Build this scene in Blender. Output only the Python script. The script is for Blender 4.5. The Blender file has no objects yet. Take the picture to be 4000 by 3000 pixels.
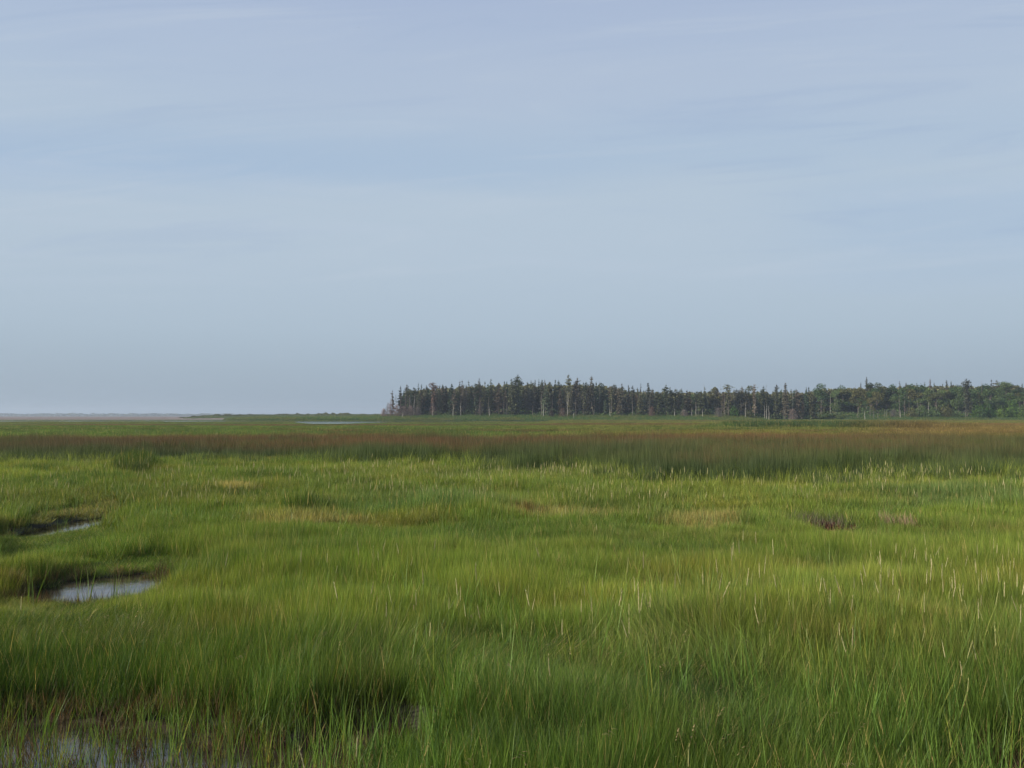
import bpy, math, random
import numpy as np
from mathutils import Vector

S = bpy.context.scene
C = S.collection
R = math.radians

# ------------------------------------------------------------------ camera
H = 1.9                       # eye height over the pool water (z = 0)
F = 3200.0                    # focal length in px of the 4000 px wide photo
HZ = 1622.0                   # row of the horizon
cam_d = bpy.data.cameras.new('camera')
cam = bpy.data.objects.new('camera', cam_d)
C.objects.link(cam)
cam_d.sensor_width = 36.0
cam_d.lens = 36.0 * F / 4000.0
cam_d.clip_start = 0.05
cam_d.clip_end = 20000
cam.location = (0, 0, H)
cam.rotation_euler = (R(90) + math.atan((HZ - 1500) / F), 0, 0)
S.camera = cam

# ------------------------------------------------------------------ sun and sky
EXPO = 0.45
SUN_EL, SUN_AZ = R(26), math.atan2(-0.34, -0.92)      # azimuth of the vector to the sun
sv = Vector((math.cos(SUN_EL) * math.cos(SUN_AZ), math.cos(SUN_EL) * math.sin(SUN_AZ), math.sin(SUN_EL)))
sd = bpy.data.lights.new('sun', 'SUN')
sun = bpy.data.objects.new('sun', sd)
C.objects.link(sun)
sd.energy = 5.0
sd.angle = R(1.2)
sd.color = (1.0, 0.90, 0.76)
sun.rotation_euler = sv.to_track_quat('Z', 'Y').to_euler()
S.view_settings.view_transform = 'Standard'
S.view_settings.look = 'None'
S.view_settings.exposure = EXPO
S.view_settings.gamma = 1.0
S.cycles.volume_bounces = 0
S.cycles.max_bounces = 6
S.cycles.diffuse_bounces = 3
S.cycles.transmission_bounces = 3

W = bpy.data.worlds.new('World')
S.world = W
W.use_nodes = True
nt = W.node_tree
nt.nodes.clear()


class NB:
    """small node helper"""
    def __init__(s, tree): s.t = tree
    def n(s, kind, **kw):
        o = s.t.nodes.new(kind)
        for k, v in kw.items(): setattr(o, k, v)
        return o
    def l(s, a, b): s.t.links.new(a, b)
    def put(s, sock, v):
        if isinstance(v, bpy.types.NodeSocket): s.l(v, sock)
        elif v is not None: sock.default_value = v
    def math(s, op, a, b=None, c=None, clamp=False):
        o = s.n('ShaderNodeMath', operation=op, use_clamp=clamp)
        s.put(o.inputs[0], a); s.put(o.inputs[1], b)
        if c is not None: s.put(o.inputs[2], c)
        return o.outputs[0]
    def mix(s, f, a, b, mode='MIX'):
        o = s.n('ShaderNodeMix', data_type='RGBA', blend_type=mode)
        s.put(o.inputs['Factor'], f); s.put(o.inputs['A'], a); s.put(o.inputs['B'], b)
        return o.outputs['Result']
    def ss(s, v, a, b, lo=0.0, hi=1.0):
        o = s.n('ShaderNodeMapRange', interpolation_type='SMOOTHSTEP')
        for i, x in enumerate((v, a, b, lo, hi)): s.put(o.inputs[i], x)
        return o.outputs[0]
    def noise(s, vec, scale, detail=4, rough=0.5, dist=0.0):
        o = s.n('ShaderNodeTexNoise')
        s.put(o.inputs['Vector'], vec); s.put(o.inputs['Scale'], scale)
        s.put(o.inputs['Detail'], detail); s.put(o.inputs['Roughness'], rough)
        s.put(o.inputs['Distortion'], dist)
        return o.outputs['Fac']


b = NB(nt)
out = b.n('ShaderNodeOutputWorld')
bg = b.n('ShaderNodeBackground')
b.l(bg.outputs[0], out.inputs[0])
bg.inputs['Strength'].default_value = 0.1
sky = b.n('ShaderNodeTexSky', sky_type='NISHITA')
sky.sun_disc = False
sky.sun_elevation = SUN_EL
sky.sun_rotation = R(90) - SUN_AZ
sky.dust_density = 2.0
tc = b.n('ShaderNodeTexCoord')
sep = b.n('ShaderNodeSeparateXYZ')
b.l(tc.outputs['Generated'], sep.inputs[0])
zz = b.math('MAXIMUM', sep.outputs[2], 0.0)
den = b.math('ADD', zz, 0.06)
cx = b.math('DIVIDE', sep.outputs[0], den)
cy = b.math('DIVIDE', sep.outputs[1], den)
cmb = b.n('ShaderNodeCombineXYZ')
b.l(b.math('ADD', b.math('MULTIPLY', cx, 0.34), b.math('MULTIPLY', cy, 0.05)), cmb.inputs[0])
b.l(cy, cmb.inputs[1])
n1 = b.noise(cmb.outputs[0], 0.55, 5, 0.5, 0.4)        # broad high veils
cmb2 = b.n('ShaderNodeCombineXYZ')
b.l(b.math('MULTIPLY', cx, 0.5), cmb2.inputs[0])
b.l(b.math('ADD', b.math('MULTIPLY', cy, 1.6), b.math('MULTIPLY', cx, -0.5)), cmb2.inputs[1])
cmb2.inputs[2].default_value = 3.7
n2 = b.noise(cmb2.outputs[0], 0.7, 6, 0.52, 0.8)      # thin wisps


def lin(r, g, bl, k=1.0):
    f = lambda c: (c / 255 / 12.92 if c / 255 <= 0.04045 else ((c / 255 + 0.055) / 1.055) ** 2.4)
    return (f(r) * k, f(g) * k, f(bl) * k, 1)


ramp = b.n('ShaderNodeValToRGB')
b.l(zz, ramp.inputs[0])
K = 1.0
stops = [(0.0, (156, 172, 188)), (0.05, (164, 181, 197)), (0.10, (175, 193, 209)), (0.19, (185, 201, 217)),
         (0.30, (184, 201, 217)), (0.36, (178, 196, 218)), (0.46, (172, 188, 216)), (1.0, (140, 162, 206))]
el = ramp.color_ramp.elements
while len(el) < len(stops): el.new(0.5)
for e, (p, c) in zip(el, stops):
    e.position = p
    e.color = lin(*c)
ramp.color_ramp.interpolation = 'B_SPLINE'
veil = b.mix(1.0, ramp.outputs[0], (10, 10, 10, 1), 'MULTIPLY')
# cloud layout in sky directions: a = left-right, v = height; a pale deck low down, a bluer gap above its edge, lilac veils on top
yy = b.math('MAXIMUM', sep.outputs[1], 0.25)
av = b.math('DIVIDE', sep.outputs[0], yy)
vv = b.math('DIVIDE', zz, yy)
wob = b.math('MULTIPLY', b.math('SUBTRACT', n2, 0.5), 0.10)
edge = b.math('ADD', b.math('ADD', 0.285, b.ss(av, -0.02, 0.30, 0.0, 0.035)), wob)
over = b.math('SUBTRACT', vv, edge)
gap = b.math('MULTIPLY', b.ss(over, -0.035, 0.02), b.ss(over, 0.03, 0.12, 1.0, 0.0))
gap = b.math('MULTIPLY', gap, b.ss(av, -0.55, 0.45, 0.66, 0.30))
gap2 = b.math('MULTIPLY', b.math('MULTIPLY', b.ss(av, 0.22, 0.5), b.ss(b.math('ADD', vv, wob), 0.14, 0.22)), b.ss(vv, 0.26, 0.32, 1.0, 0.0))
blue = b.mix(b.math('MAXIMUM', gap, b.math('MULTIPLY', gap2, 0.38)), veil, lin(163, 188, 217, 10))
hi = b.ss(vv, 0.30, 0.42)
lil = b.mix(b.math('MULTIPLY', b.ss(n1, 0.40, 0.62), b.math('MULTIPLY', hi, 0.55)), blue, lin(183, 197, 217, 10))
wisp = b.mix(b.math('MULTIPLY', b.ss(n2, 0.50, 0.74), b.math('MULTIPLY', b.ss(vv, 0.12, 0.25), 0.40)), lil, lin(192, 205, 222, 10))
cmb3 = b.n('ShaderNodeCombineXYZ')
b.l(b.math('ADD', b.math('MULTIPLY', av, 1.6), b.math('MULTIPLY', vv, 3.0)), cmb3.inputs[0])
b.l(b.math('ADD', b.math('MULTIPLY', vv, 22.0), b.math('MULTIPLY', av, -2.2)), cmb3.inputs[1])
n3 = b.noise(cmb3.outputs[0], 1.0, 8, 0.62, 1.2)      # long thin fibres
fib = b.mix(b.math('MULTIPLY', b.ss(n3, 0.50, 0.72), b.math('MULTIPLY', b.ss(vv, 0.08, 0.22), 0.30)), wisp, lin(196, 208, 222, 10))
fib = b.mix(b.math('MULTIPLY', b.ss(n3, 0.30, 0.46, 1.0, 0.0), b.math('MULTIPLY', b.ss(vv, 0.10, 0.28), 0.28)), fib, lin(160, 180, 210, 10))
fin = b.mix(0.94, sky.outputs[0], fib)
dim = b.mix(1.0, fin, (2 ** -EXPO, 2 ** -EXPO, 2 ** -EXPO, 1), 'MULTIPLY')
b.l(dim, bg.inputs[0])

# ------------------------------------------------------------------ helpers
rng = np.random.default_rng(7)
_tabs = {}


def vnoise(x, y, seed=0):
    if seed not in _tabs: _tabs[seed] = np.random.default_rng(1000 + seed).random((256, 256))
    t = _tabs[seed]
    xi = np.floor(x).astype(int); yi = np.floor(y).astype(int)
    fx = x - xi; fy = y - yi
    fx = fx * fx * (3 - 2 * fx); fy = fy * fy * (3 - 2 * fy)
    g = lambda i, j: t[i % 256, j % 256]
    return (g(xi, yi) * (1 - fx) + g(xi + 1, yi) * fx) * (1 - fy) + (g(xi, yi + 1) * (1 - fx) + g(xi + 1, yi + 1) * fx) * fy


def fbm(x, y, seed=0, o=4):
    s, a, t = 0, 1, 0
    for k in range(o):
        s = s + a * vnoise(x * 2 ** k + 17.3 * k, y * 2 ** k - 9.1 * k, seed + k)
        t += a; a *= 0.5
    return s / t


def sst(v, a, c):
    t = np.clip((v - a) / (c - a), 0, 1)
    return t * t * (3 - 2 * t)


def gx(px, d): return (px - 2000) / F * d            # lateral metres at distance d
def gd(py, z=0.0): return (H - z) * F / (py - HZ)     # distance of a point of height z seen on row py


def tag(o, label=None, cat=None, group=None, kind=None):
    if label: o['label'] = label
    if cat: o['category'] = cat
    if group: o['group'] = group
    if kind: o['kind'] = kind
    return o


def mesh_np(name, V, faces_list, mats=(), attrs=None, smooth=False):
    """faces_list: list of (n,k) int arrays"""
    me = bpy.data.meshes.new(name)
    V = np.asarray(V, dtype=np.float32)
    me.vertices.add(len(V))
    me.vertices.foreach_set('co', V.ravel())
    fl = [np.asarray(f, dtype=np.int32) for f in faces_list if len(f)]
    if fl:
        idx = np.concatenate([f.ravel() for f in fl])
        cnt = np.concatenate([np.full(len(f), f.shape[1], dtype=np.int32) for f in fl])
        me.loops.add(len(idx))
        me.loops.foreach_set('vertex_index', idx)
        me.polygons.add(len(cnt))
        me.polygons.foreach_set('loop_start', np.concatenate([[0], np.cumsum(cnt)[:-1]]).astype(np.int32))
        if smooth: me.polygons.foreach_set('use_smooth', np.ones(len(cnt), dtype=bool))
    for k, v in (attrs or {}).items():
        v = np.asarray(v, dtype=np.float32)
        if v.ndim == 1:
            a = me.attributes.new(k, 'FLOAT', 'POINT'); a.data.foreach_set('value', v)
        else:
            a = me.attributes.new(k, 'FLOAT_VECTOR', 'POINT'); a.data.foreach_set('vector', v.ravel())
    me.update(calc_edges=True)
    for m in mats: me.materials.append(m)
    return me


def obj(name, me, parent=None, link=True):
    o = bpy.data.objects.new(name, me)
    if link: C.objects.link(o)
    if parent: o.parent = parent
    return o


def new_mat(name):
    m = bpy.data.materials.new(name)
    m.use_nodes = True
    m.node_tree.nodes.clear()
    return m, NB(m.node_tree)


# ------------------------------------------------------------------ terrain
def ell(x, y, cx_, cy_, rx, ry, soft=0.25, w=0.12):
    """1 inside an uneven ellipse, 0 outside"""
    r = np.sqrt(((x - cx_) / rx) ** 2 + ((y - cy_) / ry) ** 2)
    r = r + w * 2 * (fbm(x * 1.7 / max(rx, ry) * 2, y * 1.7 / max(rx, ry) * 4, 40) - 0.5) * 2
    return 1 - sst(r, 1 - soft, 1 + soft)


def pools(x, y):
    p = ell(x, y, -4.45, 9.0, 0.85, 0.80, 0.15)                       # pool with bright sky, left
    p = np.maximum(p, ell(x, y, -5.9, 9.75, 0.8, 0.14, 0.3))
    p = np.maximum(p, ell(x, y, -7.45, 13.9, 0.55, 1.45, 0.12, .05))       # small pool behind it
    p = np.maximum(p, ell(x, y, -2.5, 4.30, 1.6, 1.0, 0.12, 0.12))  # pool at the near left corner
    p = np.maximum(p, ell(x, y, -0.80, 4.72, 0.5, 0.36, 0.2, 0.14))
    p = np.maximum(p, ell(x, y, 2.95, 4.35, 0.55, 0.35, 0.25))       # near right corner
    return p


CREEK = ([-3000, 0, 150, 300, 450, 600, 660, 760, 860, 1000, 1100, 1180, 1240, 1330, 1450, 1530, 1600, 1650, 1720, 1800, 1860, 1900, 1960, 2060, 2130, 2170],
         [.6, .7, .1, .6, .2, .1, .5, .8, .3, 1.0, .9, .8, 2.4, 4.0, 6.5, 6, 3.5, 1.6, 3.2, 2.4, .6, .1, .8, 1.8, .8, 0])


def creek(x, y):
    """the creek runs across at about 190 to 286 m; its near shore swings in and out"""
    px = 2000 + x / 240 * F
    p = np.interp(px, *CREEK) * 1.5
    far = 284 + 3 * (fbm(x / 25, x * 0, 51) - 0.5)
    near = 6080 / (1.15 * (21.4 + p))
    return sst(y, near - 1.5, near + 1.5) * (1 - sst(y, far - 1.5, far + 1.5)) * (1 - sst(px, 2150, 2180))


def ridge(x, y):
    """higher land carrying the wood, right of x = -48 at 300 m"""
    bx = sst(x + (y - 300) * 0.10, -62, -34)
    far = 298 + 26 * sst(x, 80, 110) * (1 - sst(x, 118, 132))          # bay in the wood edge
    a = sst(y, far - 14, far + 6) * 1.75 + sst(y, 340, 420) * 1.0
    return a * bx


def height(x, y):
    x = np.asarray(x, float); y = np.asarray(y, float)
    near = 1 - sst(np.hypot(x, y), 60, 200)
    z = 0.10 + 0.20 * (fbm(x / 2.1, y / 1.6, 3, 3) - 0.5) * near + 0.10 * (fbm(x / 9, y / 7, 9, 3) - 0.5)
    z = z * (1 - .6 * sst(y, 105, 150))
    z = z * (1 - .55 * np.maximum(sst(pools(x, y - .5), 0, .6), sst(pools(x, y + .5), 0, .6)) * near)
    z = z * (1 - .7 * np.maximum(sst(pools(x - .7, y + 1.3), 0, .6), sst(pools(x - 1.2, y + 2.2), 0, .6)) * sst(y, 8.5, 9.5) * near)
    z = z + 0.18 * np.exp(-(((x - 0.1) / 1.5) ** 2 + ((y - 4.7) / 0.8) ** 2) / 1.0)       # hummock in front
    z = z + 0.14 * np.exp(-(((x - 2.0) / 1.1) ** 2 + ((y - 6.6) / 0.9) ** 2))
    z = np.maximum(z, 0.03)
    p = pools(x, y)
    z = z * (1 - p) + (-0.07) * p
    c = creek(x, y)
    z = z * (1 - c) + (-0.2) * c
    z = z + ridge(x, y)
    # low land and dunes beyond the creek, left
    left = 1 - sst(x + (y - 300) * 0.10, -62, -34)
    low = left * sst(y, 288, 300) * sst(x, -0.36 * y, -0.30 * y)
    z = z + low * 0.55
    du = left * sst(y, 430, 470) * (1 - sst(y, 500, 560)) * sst(x, -0.41 * y, -0.36 * y)
    z = z + du * (1.15 + 1.3 * (fbm(x / 16, y / 25, 61, 3) - 0.35))
    return z


def axis(segs):
    o = []
    for a, c, st in segs: o += list(np.arange(a, c, st))
    return np.array(o + [segs[-1][1]])


ys = axis([(-60, -4, 4), (-4, 2, 0.5), (2, 16, 0.12), (16, 45, 0.6), (45, 200, 4), (200, 340, 1.6), (340, 600, 6), (600, 1500, 60), (1500, 9000, 500)])
xp = axis([(0, 8, 0.14), (8, 30, 0.8), (30, 170, 4), (170, 420, 12), (420, 1500, 90), (1500, 8000, 900)])
xs = np.concatenate([-xp[::-1][:-1], xp])
X, Y = np.meshgrid(xs, ys)
Z = height(X, Y)
V = np.stack([X.ravel(), Y.ravel(), Z.ravel()], 1)
nx, ny = len(xs), len(ys)
i, j = np.meshgrid(np.arange(nx - 1), np.arange(ny - 1))
a0 = (j * nx + i).ravel()
faces = np.stack([a0, a0 + 1, a0 + nx + 1, a0 + nx], 1)


def ground_colour(x, y):
    d = y
    peat = np.array([0.030, 0.022, 0.014]); soil = np.array([0.028, 0.030, 0.013])
    marsh = np.array([0.060, 0.085, 0.028]); pink = np.array([0.115, 0.080, 0.058]); sand = np.array([0.30, 0.235, 0.16])
    n = fbm(x / 30, y / 90, 71)[..., None]
    c = soil + (marsh - soil) * sst(d, 60, 260)[..., None]
    p = pools(x, y)[..., None]
    c = c * (1 - p) + peat * p
    q = (sst(d, 300, 380) * (1 - sst(x + (d - 300) * 0.1, -62, -34)))[..., None]
    c = c * (1 - q) + (pink * (0.85 + 0.4 * n)) * q
    dn = (sst(d, 425, 450) * (1 - sst(d, 560, 600)) * sst(x, -0.42 * d, -0.38 * d) * (1 - sst(x, -62, -34)))[..., None]
    c = c * (1 - dn) + sand * 0.75 * dn
    f = (sst(d, 900, 1400))[..., None]
    return c * (1 - f) + np.array([0.07, 0.072, 0.065]) * f


gm, g = new_mat('marsh_soil')
o_ = g.n('ShaderNodeOutputMaterial'); p_ = g.n('ShaderNodeBsdfPrincipled'); g.l(p_.outputs[0], o_.inputs[0])
at_ = g.n('ShaderNodeAttribute', attribute_name='gcol')
co = g.n('ShaderNodeNewGeometry').outputs['Position']
nn = g.noise(co, 3.0, 6, 0.65)
g.l(g.mix(1.0, at_.outputs['Color'], g.mix(nn, (0.5, 0.5, 0.5, 1), (1.5, 1.5, 1.5, 1)), 'MULTIPLY'), p_.inputs['Base Color'])
p_.inputs['Roughness'].default_value = 0.85
bm_ = g.n('ShaderNodeBump'); bm_.inputs['Strength'].default_value = 0.6; bm_.inputs['Distance'].default_value = 0.03
g.l(g.noise(co, 14, 5, 0.6), bm_.inputs['Height']); g.l(bm_.outputs[0], p_.inputs['Normal'])
gc = ground_colour(X, Y).reshape(-1, 3)
go = obj('ground', mesh_np('ground', V, [faces], [gm], {'gcol': gc}, smooth=True))
tag(go, 'marsh soil and low land under the grass', 'ground', kind='structure')

# water: one sheet at z = 0, seen in the pools and the far creek
wm, w = new_mat('pool_water')
o_ = w.n('ShaderNodeOutputMaterial'); p_ = w.n('ShaderNodeBsdfPrincipled'); w.l(p_.outputs[0], o_.inputs[0])
co = w.n('ShaderNodeNewGeometry').outputs['Position']
w.l(w.mix(w.ss(w.noise(co, 5, 5, 0.6), 0.4, 0.62), (0.012, 0.010, 0.008, 1), (0.055, 0.042, 0.030, 1)), p_.inputs['Base Color'])
p_.inputs['Roughness'].default_value = 0.06
p_.inputs['IOR'].default_value = 1.5
p_.inputs['Specular IOR Level'].default_value = 0.8
bm_ = w.n('ShaderNodeBump'); bm_.inputs['Strength'].default_value = 0.10; bm_.inputs['Distance'].default_value = 0.01
w.l(w.noise(co, 15, 3, 0.5), bm_.inputs['Height']); w.l(bm_.outputs[0], p_.inputs['Normal'])
wv = np.array([[-600, -50, 0], [600, -50, 0], [600, 330, 0], [-600, 330, 0]], float)
wo = obj('water', mesh_np('water', wv, [np.array([[0, 1, 2, 3]])], [wm]))
tag(wo, 'still shallow water of the marsh pools and the far creek reflecting the sky', 'water', kind='structure')

# ------------------------------------------------------------------ foliage materials
def blade_mat(name, transl=0.35, spread=0.55, rough=0.5, tip=(0.55, 0.95), base=(0.02, 0.45), dry=False):
    m, g = new_mat(name)
    o_ = g.n('ShaderNodeOutputMaterial')
    ins = lambda a: g.n('ShaderNodeAttribute', attribute_type='INSTANCER', attribute_name=a).outputs['Color']
    h = g.n('ShaderNodeAttribute', attribute_name='h').outputs['Fac']
    ti = g.n('ShaderNodeAttribute', attribute_name='tint').outputs['Fac']
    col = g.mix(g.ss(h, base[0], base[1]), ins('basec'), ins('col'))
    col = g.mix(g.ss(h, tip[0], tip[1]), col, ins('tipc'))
    if dry: col = g.mix(g.math('MULTIPLY', g.ss(ti, .962, .966), g.ss(h, .1, .5)), col, (.34, .28, .12, 1))
    k = g.math('MULTIPLY_ADD', ti, 2 * spread, 1 - spread)
    k = g.math('MINIMUM', k, 1.5)
    cmbk = g.n('ShaderNodeCombineColor')
    g.l(g.math('MULTIPLY', k, g.math('MULTIPLY_ADD', ti, 0.25, 0.88)), cmbk.inputs[0]); g.l(k, cmbk.inputs[1]); g.l(k, cmbk.inputs[2])
    col = g.mix(1.0, col, cmbk.outputs[0], 'MULTIPLY')
    d = g.n('ShaderNodeBsdfPrincipled'); g.l(col, d.inputs['Base Color'])
    d.inputs['Roughness'].default_value = rough
    d.inputs['Specular IOR Level'].default_value = 0.25
    t = g.n('ShaderNodeBsdfTranslucent')
    g.l(g.mix(1.0, col, (1.25, 1.2, 0.5, 1), 'MULTIPLY'), t.inputs[0])
    mx = g.n('ShaderNodeMixShader'); mx.inputs[0].default_value = transl
    g.l(d.outputs[0], mx.inputs[1]); g.l(t.outputs[0], mx.inputs[2]); g.l(mx.outputs[0], o_.inputs[0])
    return m


M_grass = blade_mat('grass_blade', .38, .62, dry=True)
M_rush = blade_mat('rush_stem', 0.15, 0.45, 0.6, tip=(0.66, 0.92), base=(0.0, 0.4))
M_cord = blade_mat('cordgrass_blade', .36, .5)
M_straw = blade_mat('straw', 0.25, 0.35, 0.7)


def simple_leaf(name, col, var=0.45, transl=0.15):
    m, g = new_mat(name)
    o_ = g.n('ShaderNodeOutputMaterial')
    ti = g.n('ShaderNodeAttribute', attribute_name='tint').outputs['Fac']
    k = g.math('MULTIPLY_ADD', ti, 2 * var, 1 - var)
    oi = g.n('ShaderNodeObjectInfo').outputs['Random']
    k = g.math('MULTIPLY', k, g.math('MULTIPLY_ADD', oi, 0.8, 0.62))
    cc = g.n('ShaderNodeCombineColor')
    g.l(g.math('MULTIPLY', k, g.math('MULTIPLY_ADD', oi, 0.35, 0.82)), cc.inputs[0]); g.l(k, cc.inputs[1]); g.l(k, cc.inputs[2])
    c = g.mix(1.0, (*col, 1), cc.outputs[0], 'MULTIPLY')
    d = g.n('ShaderNodeBsdfDiffuse'); g.l(c, d.inputs[0])
    t = g.n('ShaderNodeBsdfTranslucent'); g.l(c, t.inputs[0])
    mx = g.n('ShaderNodeMixShader'); mx.inputs[0].default_value = transl
    g.l(d.outputs[0], mx.inputs[1]); g.l(t.outputs[0], mx.inputs[2]); g.l(mx.outputs[0], o_.inputs[0])
    return m


# ------------------------------------------------------------------ grass tufts
def blades(name, n, rad, lo, hi_, width, lean, curve, seed, segs=4, direct=0.0, mat=None, taper=1.0, kink=0.0, coarse=0.0):
    """n blades on a disc of radius rad; direct = share of the bend that goes to +X. Unit length = 1 m"""
    r = np.random.default_rng(seed)
    ang = r.random(n) * 2 * math.pi
    rr = rad * np.sqrt(r.random(n))
    bx, by = rr * np.cos(ang), rr * np.sin(ang)
    L = r.uniform(lo, hi_, n)
    da = r.random(n) * 2 * math.pi
    dx = (1 - direct) * np.cos(da) + direct; dy = (1 - direct) * np.sin(da)
    q = np.hypot(dx, dy) + 1e-6; dx, dy = dx / q, dy / q
    ln = r.uniform(0.2, 1, n) * lean
    cv = r.uniform(0.1, 1, n) * curve
    fa = r.random(n) * math.pi                       # facing of the blade's width
    wx, wy = np.cos(fa), np.sin(fa)
    w = width * r.uniform(0.6, 1.3, n)
    big = r.random(n) < coarse; w = np.where(big, w * 2.0, w); L = np.where(big, L * 1.2, L); cv = np.where(big, cv * .5, cv)
    px, py, pz = bx.copy(), by.copy(), np.zeros(n)
    rows = []
    for k in range(segs + 1):
        t = k / segs
        ww = w * (1 - t ** 1.6 * taper) * 0.5
        rows.append((px.copy(), py.copy(), pz.copy(), ww))
        a = ln + cv * (t + 0.5 / segs) + kink * (t > 0.6)
        px = px + dx * np.sin(a) * L / segs; py = py + dy * np.sin(a) * L / segs; pz = pz + np.cos(a) * L / segs
    vs, hh = [], []
    for k, (x, y, z, ww) in enumerate(rows):
        if k == segs and taper >= 1.0:
            vs.append(np.stack([x, y, z], 1)[:, None]); hh.append(np.full((n, 1), 1.0))
        else:
            vs.append(np.stack([np.stack([x - wx * ww, y - wy * ww, z], 1), np.stack([x + wx * ww, y + wy * ww, z], 1)], 1))
            hh.append(np.full((n, 2), k / segs))
    V = np.concatenate(vs, 1); hh = np.concatenate(hh, 1)
    per = V.shape[1]
    base = (np.arange(n) * per)[:, None]
    quads = []
    for k in range(segs - (1 if taper >= 1.0 else 0)):
        quads.append(base + np.array([2 * k, 2 * k + 1, 2 * k + 3, 2 * k + 2]))
    fl = [np.concatenate(quads)]
    if taper >= 1.0: fl.append(base + np.array([2 * segs - 2, 2 * segs - 1, 2 * segs]))
    ti = np.repeat(r.random(n), per)
    me = mesh_np(name, V.reshape(-1, 3), fl, [mat or M_grass], {'h': hh.ravel(), 'tint': ti}, smooth=True)
    return obj(name, me, link=False)


def scatter(name, protos, P, rot, scale, idx, cols, label, cat='grass'):
    """one object: a point mesh whose geometry nodes place a tuft on each point"""
    col = bpy.data.collections.new(name + '_kinds')
    for k, p in enumerate(protos):
        p.name = '%s_tuft_%02d' % (name, k)
        col.objects.link(p)
    at = {'rot': rot, 'scl': scale, 'idx': idx.astype(np.float32)}
    for k in ('col', 'basec', 'tipc'): at[k] = cols[k]
    me = mesh_np(name, P, [], [], at)
    o = obj(name, me)
    ng = bpy.data.node_groups.new(name, 'GeometryNodeTree')
    ng.interface.new_socket('Geometry', in_out='INPUT', socket_type='NodeSocketGeometry')
    ng.interface.new_socket('Geometry', in_out='OUTPUT', socket_type='NodeSocketGeometry')
    q = NB(ng)
    gi = q.n('NodeGroupInput'); gq = q.n('NodeGroupOutput')
    iop = q.n('GeometryNodeInstanceOnPoints')
    ci = q.n('GeometryNodeCollectionInfo')
    ci.inputs['Collection'].default_value = col
    ci.inputs['Separate Children'].default_value = True
    ci.inputs['Reset Children'].default_value = True
    def na(nm, ty):
        z = q.n('GeometryNodeInputNamedAttribute', data_type=ty); z.inputs['Name'].default_value = nm
        return z.outputs['Attribute']
    e2r = q.n('FunctionNodeEulerToRotation')
    q.l(na('rot', 'FLOAT_VECTOR'), e2r.inputs[0])
    f2i = q.n('FunctionNodeFloatToInt'); q.l(na('idx', 'FLOAT'), f2i.inputs[0])
    q.l(gi.outputs[0], iop.inputs['Points']); q.l(ci.outputs[0], iop.inputs['Instance'])
    iop.inputs['Pick Instance'].default_value = True
    q.l(f2i.outputs[0], iop.inputs['Instance Index'])
    q.l(e2r.outputs[0], iop.inputs['Rotation']); q.l(na('scl', 'FLOAT_VECTOR'), iop.inputs['Scale'])
    q.l(iop.outputs[0], gq.inputs[0])
    md = o.modifiers.new('scatter', 'NODES'); md.node_group = ng
    tag(o, label, cat, kind='stuff')
    return o


def grid_pts(y0, y1, dens, slope=0.74, pad=1.8, seed=1):
    r = np.random.default_rng(seed)
    c = 1 / math.sqrt(dens)
    yy = np.arange(y0, y1, c)
    out = []
    for y in yy:
        m = slope * y + pad
        x = np.arange(-m, m, c)
        out.append(np.stack([x, np.full(len(x), y)], 1))
    P = np.concatenate(out)
    return P + r.uniform(-0.5, 0.5, P.shape) * c


# colour and height fields of the marsh -----------------------------------
GREEN = np.array([0.090, 0.148, 0.022]); LIME = np.array([0.175, 0.222, 0.038]); DEEP = np.array([0.046, 0.098, 0.016])
OLIVE = np.array([0.108, 0.132, 0.030]); STRAW = np.array([0.31, 0.26, 0.10]); BROWN = np.array([0.13, 0.065, 0.03])
TEAL = np.array([0.060, 0.115, 0.040]); YEL = np.array([0.195, 0.205, 0.038]); BRIGHT = np.array([0.085, 0.175, 0.022])


def row_of(y, z=0.22): return HZ + (H - z) * F / np.maximum(y, 0.5)
def col_of(x, y): return 2000 + x / np.maximum(y, 0.5) * F


def mixc(c, d, f): return c * (1 - f[:, None]) + d * f[:, None]


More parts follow.
